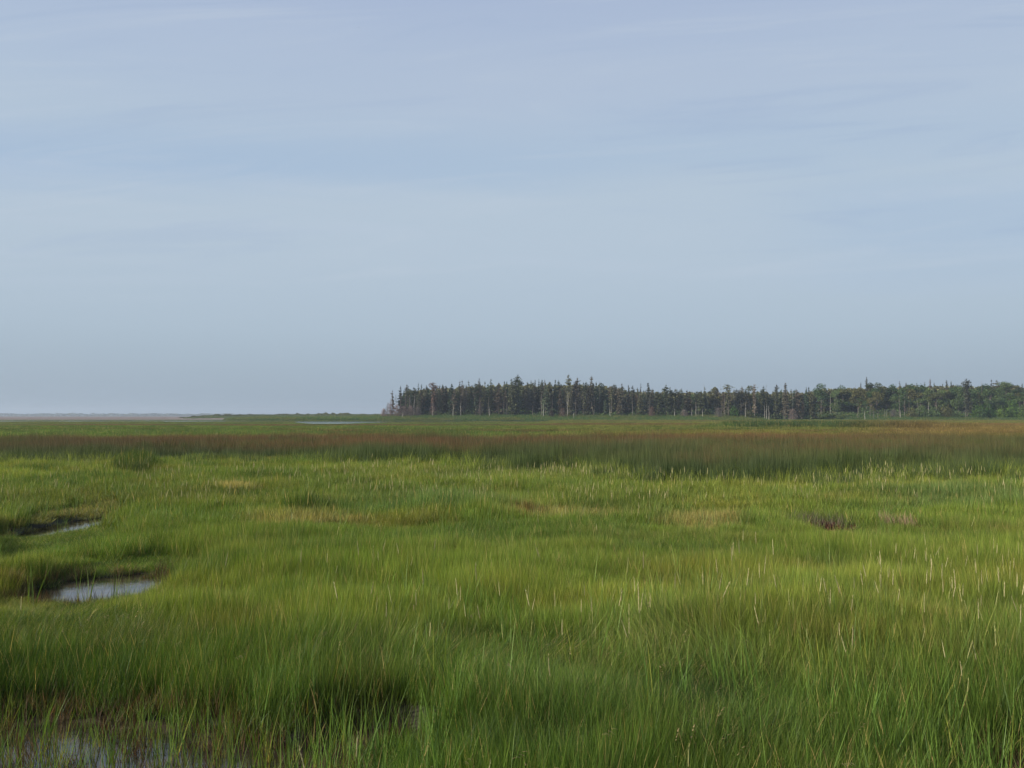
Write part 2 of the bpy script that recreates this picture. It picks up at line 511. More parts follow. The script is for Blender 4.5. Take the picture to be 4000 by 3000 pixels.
# tongues and mats of differently coloured grass, plus painted shade of hollows and hummock fronts: centre col,row and half sizes on the ground seen there, colour, strength, height factor
PATCH = [
    (1180, 2018, 260, 26, STRAW * 0.85, .75, .75), (910, 1912, 90, 9, STRAW * .9, .9, .8), (2150, 2010, 200, 16, STRAW * .85, .7, .75),
    (2420, 1990, 330, 20, STRAW * .85, .7, .75), (2740, 2020, 170, 30, STRAW * .8, .75, .75), (1320, 2032, 150, 9, BROWN * .4, .95, .5), (2080, 2005, 40, 10, BROWN * .5, .8, 1.2),
    (100, 2040, 100, 12, STRAW * .8, .7, .85), (360, 1935, 120, 10, OLIVE, .7, .5), (2820, 1945, 190, 36, YEL, .6, .8),
    (3500, 1900, 360, 26, YEL * .85, .7, .8), (3800, 2150, 260, 18, YEL * .7, .45, .8), (3850, 1760, 190, 14, LIME, .7, 1),
    (3730, 1945, 300, 55, TEAL, .6, 1.15), (520, 1835, 90, 22, DEEP * .5, .9, 1.7), (280, 1880, 190, 22, DEEP * .8, .6, 1),
    (1200, 1985, 70, 14, DEEP * .5, .9, 1.8), (1700, 1960, 380, 50, TEAL, .55, 1.05), (3250, 2190, 90, 30, DEEP, .5, 1),
    (3200, 2280, 420, 50, LIME, .5, 1), (2500, 2350, 400, 60, LIME, .45, 1), (3600, 2420, 300, 60, YEL * .8, .45, 1),
    (1500, 2420, 420, 90, LIME * .9, .4, 1), (2750, 2080, 500, 24, OLIVE, .4, .8), (1150, 2140, 420, 24, OLIVE, .3, 1),
    (2050, 2160, 700, 40, LIME, .35, 1), (3750, 2560, 350, 60, OLIVE, .5, 1), (1450, 2650, 170, 50, BROWN * .5, .25, .9),
    (3400, 2520, 250, 40, YEL * .8, .4, 1), (600, 2240, 140, 16, BROWN * .6, .55, .7), (60, 2230, 200, 16, BROWN * .55, .6, .7),
    (450, 2480, 500, 60, OLIVE, .25, 1), (3000, 2440, 200, 40, LIME, .4, 1), (3700, 2690, 280, 20, DEEP, .4, 1),
    (700, 2000, 500, 20, GREEN, .4, 1), (1900, 2058, 1100, 26, GREEN, 0, .62), (950, 1935, 200, 14, GREEN, 0, .7), (330, 1960, 160, 12, GREEN, 0, .9), (3235, 2090, 260, 24, GREEN, 0, .7), (2720, 2720, 280, 90, DEEP * .6, .85, .8), (1900, 2490, 380, 45, DEEP * .7, .65, .9),  # last two: hollow and hummock shade painted in as darker green
    (300, 2570, 420, 60, DEEP * .75, .55, 1), (2100, 2910, 420, 45, DEEP * .6, .7, .8), (3500, 2880, 400, 70, DEEP * .7, .5, 1),  # first two: shaded grass fronts painted darker to add depth
    (1500, 2100, 500, 18, DEEP * .8, .5, .9), (700, 2180, 500, 20, DEEP * .8, .5, .9), (2600, 2140, 300, 18, DEEP * .8, .6, .9), (300, 2130, 420, 40, BRIGHT * .8, .4, .9),
]


def field(x, y):
    """colour and height of the meadow grass"""
    n = fbm(x / 1.6, y / 1.5, 11, 4); m = fbm(x / 5, y / 3.5, 15, 4); L = fbm(x / 16, y / 8, 19, 3)
    c = mixc(np.tile(GREEN, (len(x), 1)), LIME, sst(m, 0.42, 0.68) * 0.8)
    c = mixc(c, DEEP, sst(n, 0.50, 0.66) * 0.75)
    c = mixc(c, BROWN * .8, sst(fbm(x / 1.1, y / 1.3, 17, 3), .66, .76) * .3)
    c = mixc(c, YEL * .9, sst(fbm(x / 2.6, y / 1.6, 18, 3), .58, .70) * .5)
    c = mixc(c, OLIVE, sst(L, 0.48, 0.72) * 0.6)
    c = mixc(c, YEL, .20 * sst(x / y, -.25, .4))
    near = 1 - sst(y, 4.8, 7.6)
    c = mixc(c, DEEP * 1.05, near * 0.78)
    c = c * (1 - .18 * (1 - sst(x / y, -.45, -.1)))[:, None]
    h = 0.34 + 0.46 * (fbm(x / 1.3, y / 1.0, 23, 3) - 0.5) + 0.12 * (fbm(x / 4, y / 3, 27, 2) - 0.5)
    px, py = col_of(x, y), row_of(y)
    for (a, b_, rx, ry, cc, s, hf) in PATCH:
        if py.max() < b_ - 3 * ry: continue
        wob = 0.45 * (fbm(px / rx * 2.2, py / ry * 1.6, 33, 3) - 0.5) * 2
        r = np.sqrt(((px - a) / rx) ** 2 + ((py - b_) / ry) ** 2) + wob
        f = (1 - sst(r, 0.72, 1.15))
        c = mixc(c, np.asarray(cc), f * s)
        h = h * (1 + (hf - 1) * f)
    return c, h


def far_colour(x, y):
    """long stripes of plant zones across the flat marsh, 45 to 300 m"""
    u = y * (1 + 0.10 * (fbm(x / 45, y / 60, 81, 3) - 0.5)) + 0.06 * x
    n = fbm(x / 35, y / 14, 83, 4)
    side = sst(x / y, -0.12, 0.25)
    c = mixc(np.tile(np.array([.085, .145, .026]), (len(x), 1)), YEL * 0.75, side * 0.85)
    c = mixc(c, OLIVE, sst(n, 0.45, 0.6) * 0.8)
    red = np.array([0.12, 0.072, 0.032])
    s1 = sst(u, 118, 126) * (1 - sst(u, 150, 165))
    c = mixc(c, red, s1 * (0.55 + 0.45 * sst(n, .35, .6)))
    c = mixc(c, np.array([.040, .075, .026]), ell(x, y, 44, 112, 17, 12, .2))
    s2 = sst(u, 76, 80) * (1 - sst(u, 84, 88)) * sst(n, 0.46, 0.56)
    c = mixc(c, red, s2 * .8)
    c = mixc(c, DEEP, (sst(fbm(x / 12, y / 9, 87, 3), 0.62, 0.7)) * .6)
    c = mixc(c, OLIVE * .9, sst(u, 165, 190) * .5)
    c = mixc(c, red, sst(u, 215, 225) * (1 - sst(u, 238, 250)) * .5 * side)
    orange = np.array([0.17, 0.11, 0.038])
    c = mixc(c, orange, sst(x / y, 0.38, 0.5) * (1 - sst(u, 150, 190)) * (0.4 + 0.5 * n))
    c = mixc(c, np.array([0.05, 0.11, 0.025]), sst(u, 272, 286))
    return c


def rush_front(x, y):
    px = col_of(x, y)
    return np.interp(px, [-900, 0, 700, 1300, 1700, 2000, 2350, 2600, 2750, 2950, 3150, 3500, 3900, 4200, 4900],
                      [30, 29.5, 31, 30.5, 28.5, 26, 22.5, 20.5, 19.2, 20.2, 21.0, 21.6, 21.8, 22.5, 23])


def rush_mask(x, y):
    """1 inside the bed of tall red-tipped rushes"""
    px = col_of(x, y)
    front = rush_front(x, y)
    front = front + 6.0 * (fbm(x / 2.2, y / 3.5, 91, 3) - 0.5) + 2.2 * (fbm(x / .5, y / .7, 92, 2) - 0.5)
    back = np.interp(px, [-900, 3300, 3900, 4900], [46, 46, 41, 40])
    m = sst(y, front - 3.2, front + 3.4) * (1 - sst(y, back - 1, back + 1))
    gap = np.maximum(sst(fbm(x / 7, y / 2.6, 95, 3), 0.66, 0.74), ell(x, y, 21, 31.5, 5.5, 2.2, .3))
    return m * (1 - 0.75 * gap)


def rots(n, lean_lo, lean_hi, th, r):
    return np.stack([np.zeros(n), r.uniform(lean_lo, lean_hi, n), th], 1)


def cols3(c, basec, tipc): return {'col': c, 'basec': basec, 'tipc': tipc}


# --- fine salt meadow grass, near and middle
def meadow(name, y0, y1, dens, protos, sxy, seed, label, wide=1.0, swirl=None):
    r = np.random.default_rng(seed)
    P = grid_pts(y0, y1, dens, seed=seed)
    x, y = P[:, 0], P[:, 1]
    pl = pools(x, y)
    bare = np.zeros(len(x))
    for (a, c_, rx, ry) in BARE: bare = np.maximum(bare, ell(x, y, a, c_, rx, ry, .2))
    keep = (r.random(len(x)) > np.maximum(sst(pl, 0.35, 0.75), bare)) & (r.random(len(x)) > rush_mask(x, y) * 0.6)
    x, y, pl = x[keep], y[keep], pl[keep]
    n = len(x)
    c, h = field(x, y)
    front = np.maximum(pools(x, y + .7), np.maximum(pools(x - .5 * (y > 9), y + 1.4), np.maximum(pools(x - .9, y + 1.8), pools(x - 1.3, y + 2.5)) * (y > 9.7))) * sst(y, 5.6, 6.5)
    back = np.maximum(pools(x, y - .35), pools(x, y - .8)) * sst(y, 6.5, 8)
    far_b = np.maximum(pools(x + .2, y - .5), np.maximum(pools(x + .5, y - 1.1), pools(x + .8, y - 1.8))) * (y > 12)
    h = h * (1 - .7 * sst(back, .1, .6)) * (1 - .82 * sst(far_b, .1, .6))
    c = mixc(c, STRAW * .7, sst(far_b, .2, .8) * .45)
    h = h * (1 - 0.55 * sst(pl, 0.02, 0.3)) * (1 - .68 * sst(front, .1, .6)) * r.uniform(0.82, 1.15, n)
    h = h * (1 - .6 * ell(x, y, -.72, 4.15, .55, .32, .3))
    for (a, c_, rx, ry) in BARE: h = h * (1 - .6 * ell(x, y, a, c_ - .7, rx * 1.2, ry * 1.3, .3))
    h = np.maximum(h, 0.10)
    c = 1.22 * c * r.uniform(0.8, 1.2, (n, 1)) * (1 + r.uniform(-0.06, 0.06, (n, 3)))
    th = 0.3 + 3.4 * (fbm(x / 1.5, y / 1.5, 101, 2) - 0.5) * 2 + r.normal(0, 0.35, n)
    sw = fbm(x / 1.7, y / 1.5, 105, 2)
    px, py = col_of(x, y), row_of(y)
    sm = np.zeros(n)
    for (a, b_, rx, ry) in [(2300, 2700, 650, 230), (2800, 2760, 350, 200), (350, 2450, 500, 90), (1400, 2560, 600, 80), (1900, 2960, 700, 90)]:
        sm = np.maximum(sm, np.exp(-((px - a) / rx) ** 2 - ((py - b_) / ry) ** 2))
    sm = sst(sm + .5 * (sw - .5), .35, .65)
    lean = 0.06 + 0.6 * sst(sw, 0.45, 0.7) * sm
    th = th * (.25 + .75 * sm) + r.normal(0, 1.3, n) * (1 - sm)
    idx = r.integers(0, len(protos), n)
    if swirl: idx = np.where(r.random(n) < sm, swirl[0] + r.integers(0, swirl[1], n), r.integers(0, swirl[0], n))
    rot = np.stack([np.zeros(n), lean + r.normal(0, 0.08, n), th], 1)
    z = height(x, y) - 0.012
    sc = np.stack([sxy * h / 0.34, sxy * h / 0.34, h / 0.34], 1) if sxy else None
    sc = np.stack([np.full(n, wide) * r.uniform(.85, 1.2, n), np.full(n, wide) * r.uniform(.85, 1.2, n), h / 0.36], 1)
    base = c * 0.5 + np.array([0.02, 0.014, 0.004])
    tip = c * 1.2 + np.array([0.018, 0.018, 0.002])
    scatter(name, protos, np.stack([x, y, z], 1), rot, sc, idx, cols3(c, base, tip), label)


BARE = [(gx(3235, 13.3), 13.4, 0.46, 0.85), (gx(3520, 12.9), 12.9, 0.30, 0.6)]
fine = [blades('f%d' % k, 190, 0.13, 0.18, 0.30, 0.0022, 0.22, 0.45, 200 + k, 4, direct=0.2, coarse=.12) for k in range(6)]
fine += [blades('f%d' % k, 190, 0.13, 0.18, 0.32, 0.0021, 0.25, 1.2, 200 + k, 5, direct=0.4, coarse=.05) for k in range(6, 10)]
meadow('meadow_grass', 2.2, 13.0, 110, fine, 1, 11, 'dense fine green meadow grass swept into soft waves in the foreground', swirl=(6, 4))
mid = [blades('m%d' % k, 150, 0.17, 0.18, 0.31, 0.0048, 0.20, 0.45, 220 + k, 3, direct=0.2, coarse=.10) for k in range(6)]
meadow('meadow_grass', 13.0, 45.0, 38, mid, 1, 12, 'green and straw tinted meadow grass across the middle of the marsh', 1.15)

# --- far marsh
farp = [blades('p%d' % k, 260, 0.85, 0.20, 0.42, 0.022, 0.25, 0.4, 240 + k, 2) for k in range(5)]
P = grid_pts(45, 300, 1.35, slope=0.72, pad=6, seed=21)
x, y = P[:, 0], P[:, 1]
kp = (creek(x, y) < 0.3)
x, y = x[kp], y[kp]
r = np.random.default_rng(22)
n = len(x)
c = far_colour(x, y) * r.uniform(0.62, 1.38, (n, 1)) * (.75 + .5 * fbm(x / 3.5, y / 5, 89, 3))[:, None]
hh = 1.0 * r.uniform(0.6, 1.3, n) * (1 + 0.25 * (fbm(x / 6, y / 6, 24) - 0.5))
hh = hh * (1 + 1.6 * ell(x, y, 44, 112, 17, 12, .2))
hh = hh * (1 - 0.62 * sst(y, 105, 150) * (1 - sst(x / y, .0, .08)))
scatter('marsh_grass', farp, np.stack([x, y, height(x, y) - 0.01], 1),
        np.stack([np.zeros(n), np.zeros(n), r.random(n) * 6.28], 1), np.stack([np.ones(n), np.ones(n), hh], 1),
        r.integers(0, 5, n), cols3(c, c * .6, c * 1.1), 'flat far marsh in long green, olive and rusty stripes up to the creek')
# bank under the wood and land beyond the creek
P = np.concatenate([grid_pts(286, 345, 0.55, slope=0.74, pad=6, seed=23)])
x, y = P[:, 0], P[:, 1]
kp = (height(x, y) > 0.12) & (x > -0.36 * y)
x, y = x[kp], y[kp]; n = len(x)
c = mixc(np.tile(np.array([0.060, 0.125, 0.028]), (n, 1)), OLIVE, sst(fbm(x / 14, y / 8, 29), 0.45, 0.65) * .8)
c = mixc(c, np.array([0.035, 0.085, 0.022]), sst(x / y, .33, .4) * .5)
scatter('bank_grass', [blades('b%d' % k, 260, 1.3, 0.3, 0.8, 0.035, 0.3, 0.4, 250 + k, 2) for k in range(4)],
        np.stack([x, y, height(x, y) - 0.02], 1), np.stack([np.zeros(n), np.zeros(n), r.random(n) * 6.28], 1),
        np.stack([np.ones(n), np.ones(n), r.uniform(.7, 1.5, n)], 1), r.integers(0, 4, n), cols3(c, c * .7, c * 1.1),
        'green bank of tall grass at the foot of the wood')

# --- tall rushes with rusty tops
rp = [blades('r%d' % k, 70, 0.22, 0.72, 1.08, 0.0065, 0.09, 0.12, 260 + k, 4, mat=M_rush) for k in range(6)]
P = grid_pts(18.5, 48, 26, slope=0.74, pad=2, seed=31)
x, y = P[:, 0], P[:, 1]
mk = rush_mask(x, y)
kp = r.random(len(x)) < mk
x, y, mk = x[kp], y[kp], mk[kp]; n = len(x)
lead = fbm(x / 7, y / 3.2, 97, 3)
c = mixc(np.tile(np.array([0.044, 0.074, 0.022]), (n, 1)), np.array([0.075, 0.115, 0.028]), sst(fbm(x / 4, y / 3, 98), .4, .7)) * r.uniform(.8, 1.2, (n, 1))
tipc = mixc(np.tile(np.array([0.150, 0.072, 0.036]), (n, 1)), np.array([0.060, 0.078, 0.028]), np.maximum(np.maximum(sst(lead, .46, .60) * .9 * (1 - sst(y, 31, 35)), np.maximum(sst(fbm(x / 9, y / 1.5, 96, 3), .52, .62) * .8, np.interp(col_of(x, y), [0, 800, 1500, 2800, 3300, 3700, 4100], [.45, .1, 0, 0, .25, .6, .75]))), 1 - sst(y - rush_front(x, y) + 3 * (lead - .5), 0.5 + .6 * sst(x / y, -.05, .1), 2.0 + 1.2 * sst(x / y, -.05, .1))))
hr = (0.86 + 0.55 * (fbm(x / 5, y / 2, 99) - 0.5)) * r.uniform(.72, 1.16, n) * (.8 + .4 * fbm(x / .7, y / .8, 93, 2)) * (0.50 + 0.50 * sst(mk, 0.05, 0.9))
hr = hr * np.interp(x / y, [-0.7, -0.3, 0.1, .7], [0.84, .88, 1.0, 1.0])
scatter('rush_bed', rp, np.stack([x, y, height(x, y) - 0.02], 1), np.stack([np.zeros(n), r.uniform(0, .08, n), r.random(n) * 6.28], 1),
        np.stack([np.ones(n), np.ones(n), hr], 1), r.integers(0, 6, n), cols3(c, c * .6, tipc),
        'dark bed of tall rushes with rusty red tops across the marsh', 'rushes')

# --- coarse cordgrass: upright wider blades
cg = [blades('c%d' % k, 8, 0.045, 0.28, 0.50, 0.0052, 0.16, 0.35, 270 + k, 6, mat=M_cord) for k in range(8)]


def cord_density(x, y):
    px, py = col_of(x, y), row_of(y, .3)
    d = 0.16 + 0 * x
    d = np.maximum(d, 2.2 * sst(px, 2500, 3200) * sst(py, 2400, 2650))
    d = np.maximum(d, .7 * sst(px, 2100, 2800) * sst(py, 2150, 2350))
    d = np.maximum(d, 1.2 * sst(py, 1760, 1800) * (1 - sst(py, 2000, 2060)))
    d = np.maximum(d, 7 * (1 - sst(px, 1500, 1900)) * sst(py, 2600, 2720))
    d = np.maximum(d, .7 * (1 - np.abs(sst(px, 900, 2600) * 2 - 1)) * sst(py, 2100, 2300))
    return d * (0.4 + 1.2 * sst(fbm(x / 1.2, y / 1.2, 111, 3), 0.35, 0.65))


P = grid_pts(2.4, 30, 60, seed=41)
x, y = P[:, 0], P[:, 1]
d = cord_density(x, y) * 22 * (1 - 0.35 * sst(y, 12, 20))
pl = pools(x, y)
nearpool = (y < 6.2)
wet = sst(pl, .3, .7)
d = d * (1 - wet * np.where(nearpool, 0.05, 0.93)) * (1 - .8 * np.maximum(pools(x - .7, y + 1.3), pools(x - 1.2, y + 2.2)) * (y > 9))
rm = rush_mask(x, y)
d = np.maximum(d, 26 * sst(rm, .02, .2) * (1 - sst(rm, .6, .98)) * sst(x / y, -.5, .1))
kp = r.random(len(x)) < d / 60
x, y, pl, rm = x[kp], y[kp], pl[kp], rm[kp]; n = len(x)
c0, _ = field(x, y)
c = mixc(c0, np.array([0.085, 0.165, 0.032]), np.full(n, .65)) * r.uniform(.75, 1.3, (n, 1))
c = mixc(c, YEL, (r.random(n) < .07) * .6)
c = mixc(c, np.array([.19, .24, .04]), sst(rm, .02, .2) * .75)
base = mixc(c * .7, np.array([0.26, 0.17, 0.03]), sst(pl, .05, .4) * .85)
z = np.maximum(height(x, y), -0.06) - 0.01
sc = r.uniform(.7, 1.15, n) * (1 - 0.18 * (y > 9)) * (1 - .15 * sst(pl, .4, .8)) * (1 + .45 * sst(rm, .02, .3))
scatter('cordgrass', cg, np.stack([x, y, z], 1), np.stack([np.zeros(n), r.uniform(0, .2, n), r.normal(0.2, 1.4, n)], 1),
        np.stack([sc * (1 + .035 * y), sc * (1 + .035 * y), sc], 1), r.integers(0, 8, n), cols3(c, base, c * 1.25 + np.array([.03, .02, 0])),
        'coarse upright cordgrass blades with yellow bases standing in and around the pools')


# --- flower spikes of the cordgrass and the bent seed heads of the fine grass
def spike(name, seed, ln=0.13, w=0.006, stem=0.50):
    r = np.random.default_rng(seed)
    V, Fq, Ft, hh, ti = [], [], [], [], []
    bend = r.uniform(-.10, .10); side = r.uniform(0, 6.28)
    def at(t): return np.array([math.cos(side) * bend * t * t, math.sin(side) * bend * t * t, t])
    for k in range(7):                                  # stem and spindle shaped head, 5 sided
        t = [0, .5, 1, 1.02, 1.1, 1.2, 1.28][k]
        rad = [.0016, .0013, .0012, w * .55, w * .62, w * .45, .0006][k]
        z = stem * min(t, 1) + max(t - 1, 0) / .28 * ln
        p = at(z)
        for q in range(5):
            a = q * 1.2566
            V.append(p + rad * np.array([math.cos(a), math.sin(a), 0])); hh.append(0.1 if k < 3 else 0.5 + (k - 3) * .15); ti.append(r.uniform(.3, .8))
    for k in range(6):
        for q in range(5): Fq.append([k * 5 + q, k * 5 + (q + 1) % 5, (k + 1) * 5 + (q + 1) % 5, (k + 1) * 5 + q])
    for k in range(16):                                 # small florets that roughen the outline
        t = stem + ln * (k + .5) / 16; p = at(t); a = r.uniform(0, 6.28)
        o = np.array([math.cos(a), math.sin(a), 0]) * w * .9
        i0 = len(V)
        V += [p, p + o + np.array([0, 0, .012]), p + o * .4 + np.array([0, 0, .022])]
        hh += [.7] * 3; ti += [r.random()] * 3
        Ft.append([i0, i0 + 1, i0 + 2])
    me = mesh_np(name, np.array(V), [np.array(Fq), np.array(Ft)], [M_straw], {'h': hh, 'tint': ti}, smooth=True)
    return me


def seedhead(name, seed, stem=0.46):
    """thin arching stalk with three or four one-sided combs"""
    r = np.random.default_rng(seed)
    V, Fq, hh, ti = [], [], [], []
    def strip(p0, d0, bend, L, w, k, h0):
        p, a = np.array(p0, float), d0
        i0 = len(V)
        for s in range(k + 1):
            ww = w * (1 - .7 * s / k) * .5
            V.append(p + np.array([0, ww, 0])); V.append(p + np.array([0, -ww, .3 * ww])); hh.extend([h0, h0]); ti.extend([.5, .6])
            p = p + np.array([math.sin(a), r.normal(0, .05), math.cos(a)]) * L / k; a += bend / k
        for s in range(k): Fq.append([i0 + 2 * s, i0 + 2 * s + 1, i0 + 2 * s + 3, i0 + 2 * s + 2])
        return p, a
    p, a = strip((0, 0, 0), .1, .55, stem, .0028, 5, .3)
    for q in range(4):
        strip(p - np.array([math.sin(a), 0, math.cos(a)]) * .025 * q, a + r.uniform(.2, .9), .8, r.uniform(.035, .06), .009, 3, .9)
    return mesh_np(name, np.array(V), [np.array(Fq)], [M_straw], {'h': hh, 'tint': ti}, smooth=True)


P = grid_pts(3.2, 27, 30, seed=51)
x, y = P[:, 0], P[:, 1]
px, py = col_of(x, y), row_of(y, .6)
d = 0.25 + 0 * x
d = np.maximum(d, 22.0 * sst(px, 1700, 2700) * sst(py, 2080, 2160) * (1 - sst(py, 2260, 2500) * .82))
d = np.maximum(d, 6 * sst(py, 1795, 1830) * (1 - sst(py, 1880, 1960)) * (0.4 + .6 * sst(px, 300, 800)))
d = np.maximum(d, 3.5 * sst(px, 600, 1400) * sst(py, 2080, 2140))
d = d * (0.12 + 2.2 * sst(fbm(x / 1.4, y / 1.2, 121, 3), .42, .66))
kp = (r.random(len(x)) < d / 30) & (pools(x, y) < .4) & (rush_mask(x, y) < .3)
x, y = x[kp], y[kp]; n = len(x)
c = np.tile(np.array([0.46, 0.42, 0.23]), (n, 1)) * r.uniform(.55, 1.15, (n, 1))
c = mixc(c, np.array([.28, .30, .10]), (r.random(n) < .35) * .8)
k = .85 + .045 * np.maximum(y - 6, 0)
sc = .84 * r.uniform(.75, 1.15, n)
scatter('cordgrass_spikes', [obj('s', spike('s%d' % q, 300 + q), link=False) for q in range(6)],
        np.stack([x, y, height(x, y)], 1), np.stack([np.zeros(n), np.abs(r.normal(0, .16, n)), r.random(n) * 6.28], 1),
        np.stack([sc * k, sc * k, sc * r.uniform(.9, 1.12, n)], 1), r.integers(0, 6, n), cols3(c, np.tile(np.array([.12, .15, .04]), (n, 1)), c * 1.1),
        'pale flower spikes standing above the green grass')

P = grid_pts(3.0, 9, 120, seed=61)
x, y = P[:, 0], P[:, 1]
px, py = col_of(x, y), row_of(y, .38)
d = .6 + 0 * x
for (a, b_, rx, ry, s) in [(330, 2420, 330, 80, 30), (2500, 2620, 260, 110, 22), (1850, 2960, 300, 50, 40), (2750, 2850, 330, 70, 22), (2300, 2700, 700, 250, 6), (900, 2500, 500, 90, 6), (2650, 2400, 250, 60, 10)]:
    d = np.maximum(d, s * np.exp(-((px - a) / rx) ** 2 - ((py - b_) / ry) ** 2))
kp = (r.random(len(x)) < d / 120) & (pools(x, y) < .3)
x, y = x[kp], y[kp]; n = len(x)
_, h = field(x, y)
c = np.tile(np.array([.36, .27, .13]), (n, 1)) * r.uniform(.7, 1.15, (n, 1))
scatter('seed_heads', [obj('s', seedhead('h%d' % q, 320 + q), link=False) for q in range(6)],
        np.stack([x, y, height(x, y) + np.maximum(.68 * h - .27, -.05)], 1), np.stack([np.zeros(n), r.uniform(.05, .5, n), r.normal(.2, .7, n)], 1),
        np.stack([np.ones(n), np.ones(n), np.ones(n)], 1) * .68 * r.uniform(.85, 1.1, (n, 1)), r.integers(0, 6, n), cols3(c, c * .6, c),
        'tan bent seed heads hanging over the fine grass')

# --- dead straw: brown stubble round the pools
dp = [blades('d%d' % k, 50, .10, .08, .20, .0045, .35, .5, 330 + k, 3, mat=M_straw) for k in range(5)]
P = grid_pts(3.0, 17, 90, seed=71)
x, y = P[:, 0], P[:, 1]
pl = pools(x, y)
e = sst(pl, .02, .2) * (1 - sst(pl, .7, .98)) + .30 * sst(pl, .9, 1) * (y < 6.2)
kp = r.random(len(x)) < e * np.where(y < 6.2, 1.0, np.where(y < 12, .45, .06))
x, y = x[kp], y[kp]; n = len(x)
c = np.tile(np.array([.080, .050, .024]), (n, 1)) * r.uniform(.5, 1.8, (n, 1))
scatter('dead_stubble', dp, np.stack([x, y, np.maximum(height(x, y), -.05)], 1), np.stack([np.zeros(n), r.uniform(0, .3, n), r.random(n) * 6.28], 1),
        np.stack([np.ones(n)] * 3, 1) * r.uniform(.7, 1.2, (n, 1)), r.integers(0, 5, n), cols3(c, c * .5, c * 1.2), 'brown dead stubble in the mud round the pools')

# the two bare patches of dead grass right of the middle: things of their own
def simple_mat(name, col, rough=.8, var=.3, scale=3):
    m, g = new_mat(name)
    o_ = g.n('ShaderNodeOutputMaterial'); p_ = g.n('ShaderNodeBsdfPrincipled'); g.l(p_.outputs[0], o_.inputs[0])
    co = g.n('ShaderNodeTexCoord').outputs['Object']
    nn = g.noise(co, scale, 4, .6)
    g.l(g.mix(nn, tuple(v * (1 - var) for v in col) + (1,), tuple(v * (1 + var) for v in col) + (1,)), p_.inputs['Base Color'])
    p_.inputs['Roughness'].default_value = rough
    p_.inputs['Specular IOR Level'].default_value = .2
    return m


M_dead1 = simple_leaf('dead_grass', (.26, .18, .13), .5, .2)
M_dead2 = simple_leaf('dead_root_mat', (.075, .030, .026), .6, .1)


def dead_patch(cx_, cy_, rx, ry, seed, label, n=520):
    root = bpy.data.objects.new('dead_grass_patch', None); C.objects.link(root)
    z0 = float(height(np.array([cx_]), np.array([cy_]))[0])
    root.location = (cx_, cy_, z0)
    tag(root, label, 'dead grass', 'patches of dead grass')
    for nm, mat, cnt, lo, hi_, w, off in (('dead_stalk', M_dead1, n, .14, .30, .006, .55), ('root_mat', M_dead2, n * 2, .04, .11, .018, -.1)):
        b_ = blades(nm, cnt, 1.0, lo, hi_, w, .5, .5, seed, 3)
        me = b_.data
        me.materials.clear(); me.materials.append(mat)
        co = np.empty(len(me.vertices) * 3, dtype=np.float32); me.vertices.foreach_get('co', co); co = co.reshape(-1, 3)
        per = len(co) // cnt
        bs = co[::per].repeat(per, 0)
        co[:, 0] += bs[:, 0] * (rx - 1); co[:, 1] += bs[:, 1] * (ry - 1) + off * ry
        me.vertices.foreach_set('co', co.ravel())
        obj(nm, me, root); bpy.data.objects.remove(b_)
    return root


dead_patch(BARE[0][0], BARE[0][1], .56, .62, 5, 'larger patch of dead pinkish stalks over a dark red root mat in the green marsh')
dead_patch(BARE[1][0], BARE[1][1], .26, .36, 6, 'smaller dark patch of dead brown grass to the right of the larger dead patch', 260)

# ------------------------------------------------------------------ the wood
M_bark = simple_mat('pale_bark', (.23, .20, .175), .9, .35, 1.5)
M_white = simple_mat('white_bark', (.42, .40, .35), .8, .15, 1.5)
M_barkd = simple_mat('dark_bark', (.13, .11, .095), .9, .3, 1.5)
M_spr = simple_leaf('spruce_needles', (.078, .090, .046), .6)
M_spr2 = simple_leaf('bluish_spruce_needles', (.066, .100, .056), .6)
M_spr3 = simple_leaf('brownish_spruce_needles', (.075, .062, .042), .5)
M_sprg = simple_leaf('grey_spruce_needles', (.105, .098, .068), .5)
M_red = simple_leaf('red_dead_needles', (.125, .085, .065), .45)
M_twig = simple_leaf('grey_dead_twigs', (.20, .165, .145), .4)
M_pink = simple_leaf('pinkish_twigs', (.185, .150, .135), .35)
M_leaf = simple_leaf('broad_leaves', (.068, .108, .040), .6, .2)
M_leafl = simple_leaf('light_green_leaves', (.075, .135, .028), .5, .25)
M_leafo = simple_leaf('olive_leaves', (.075, .085, .032), .5, .2)


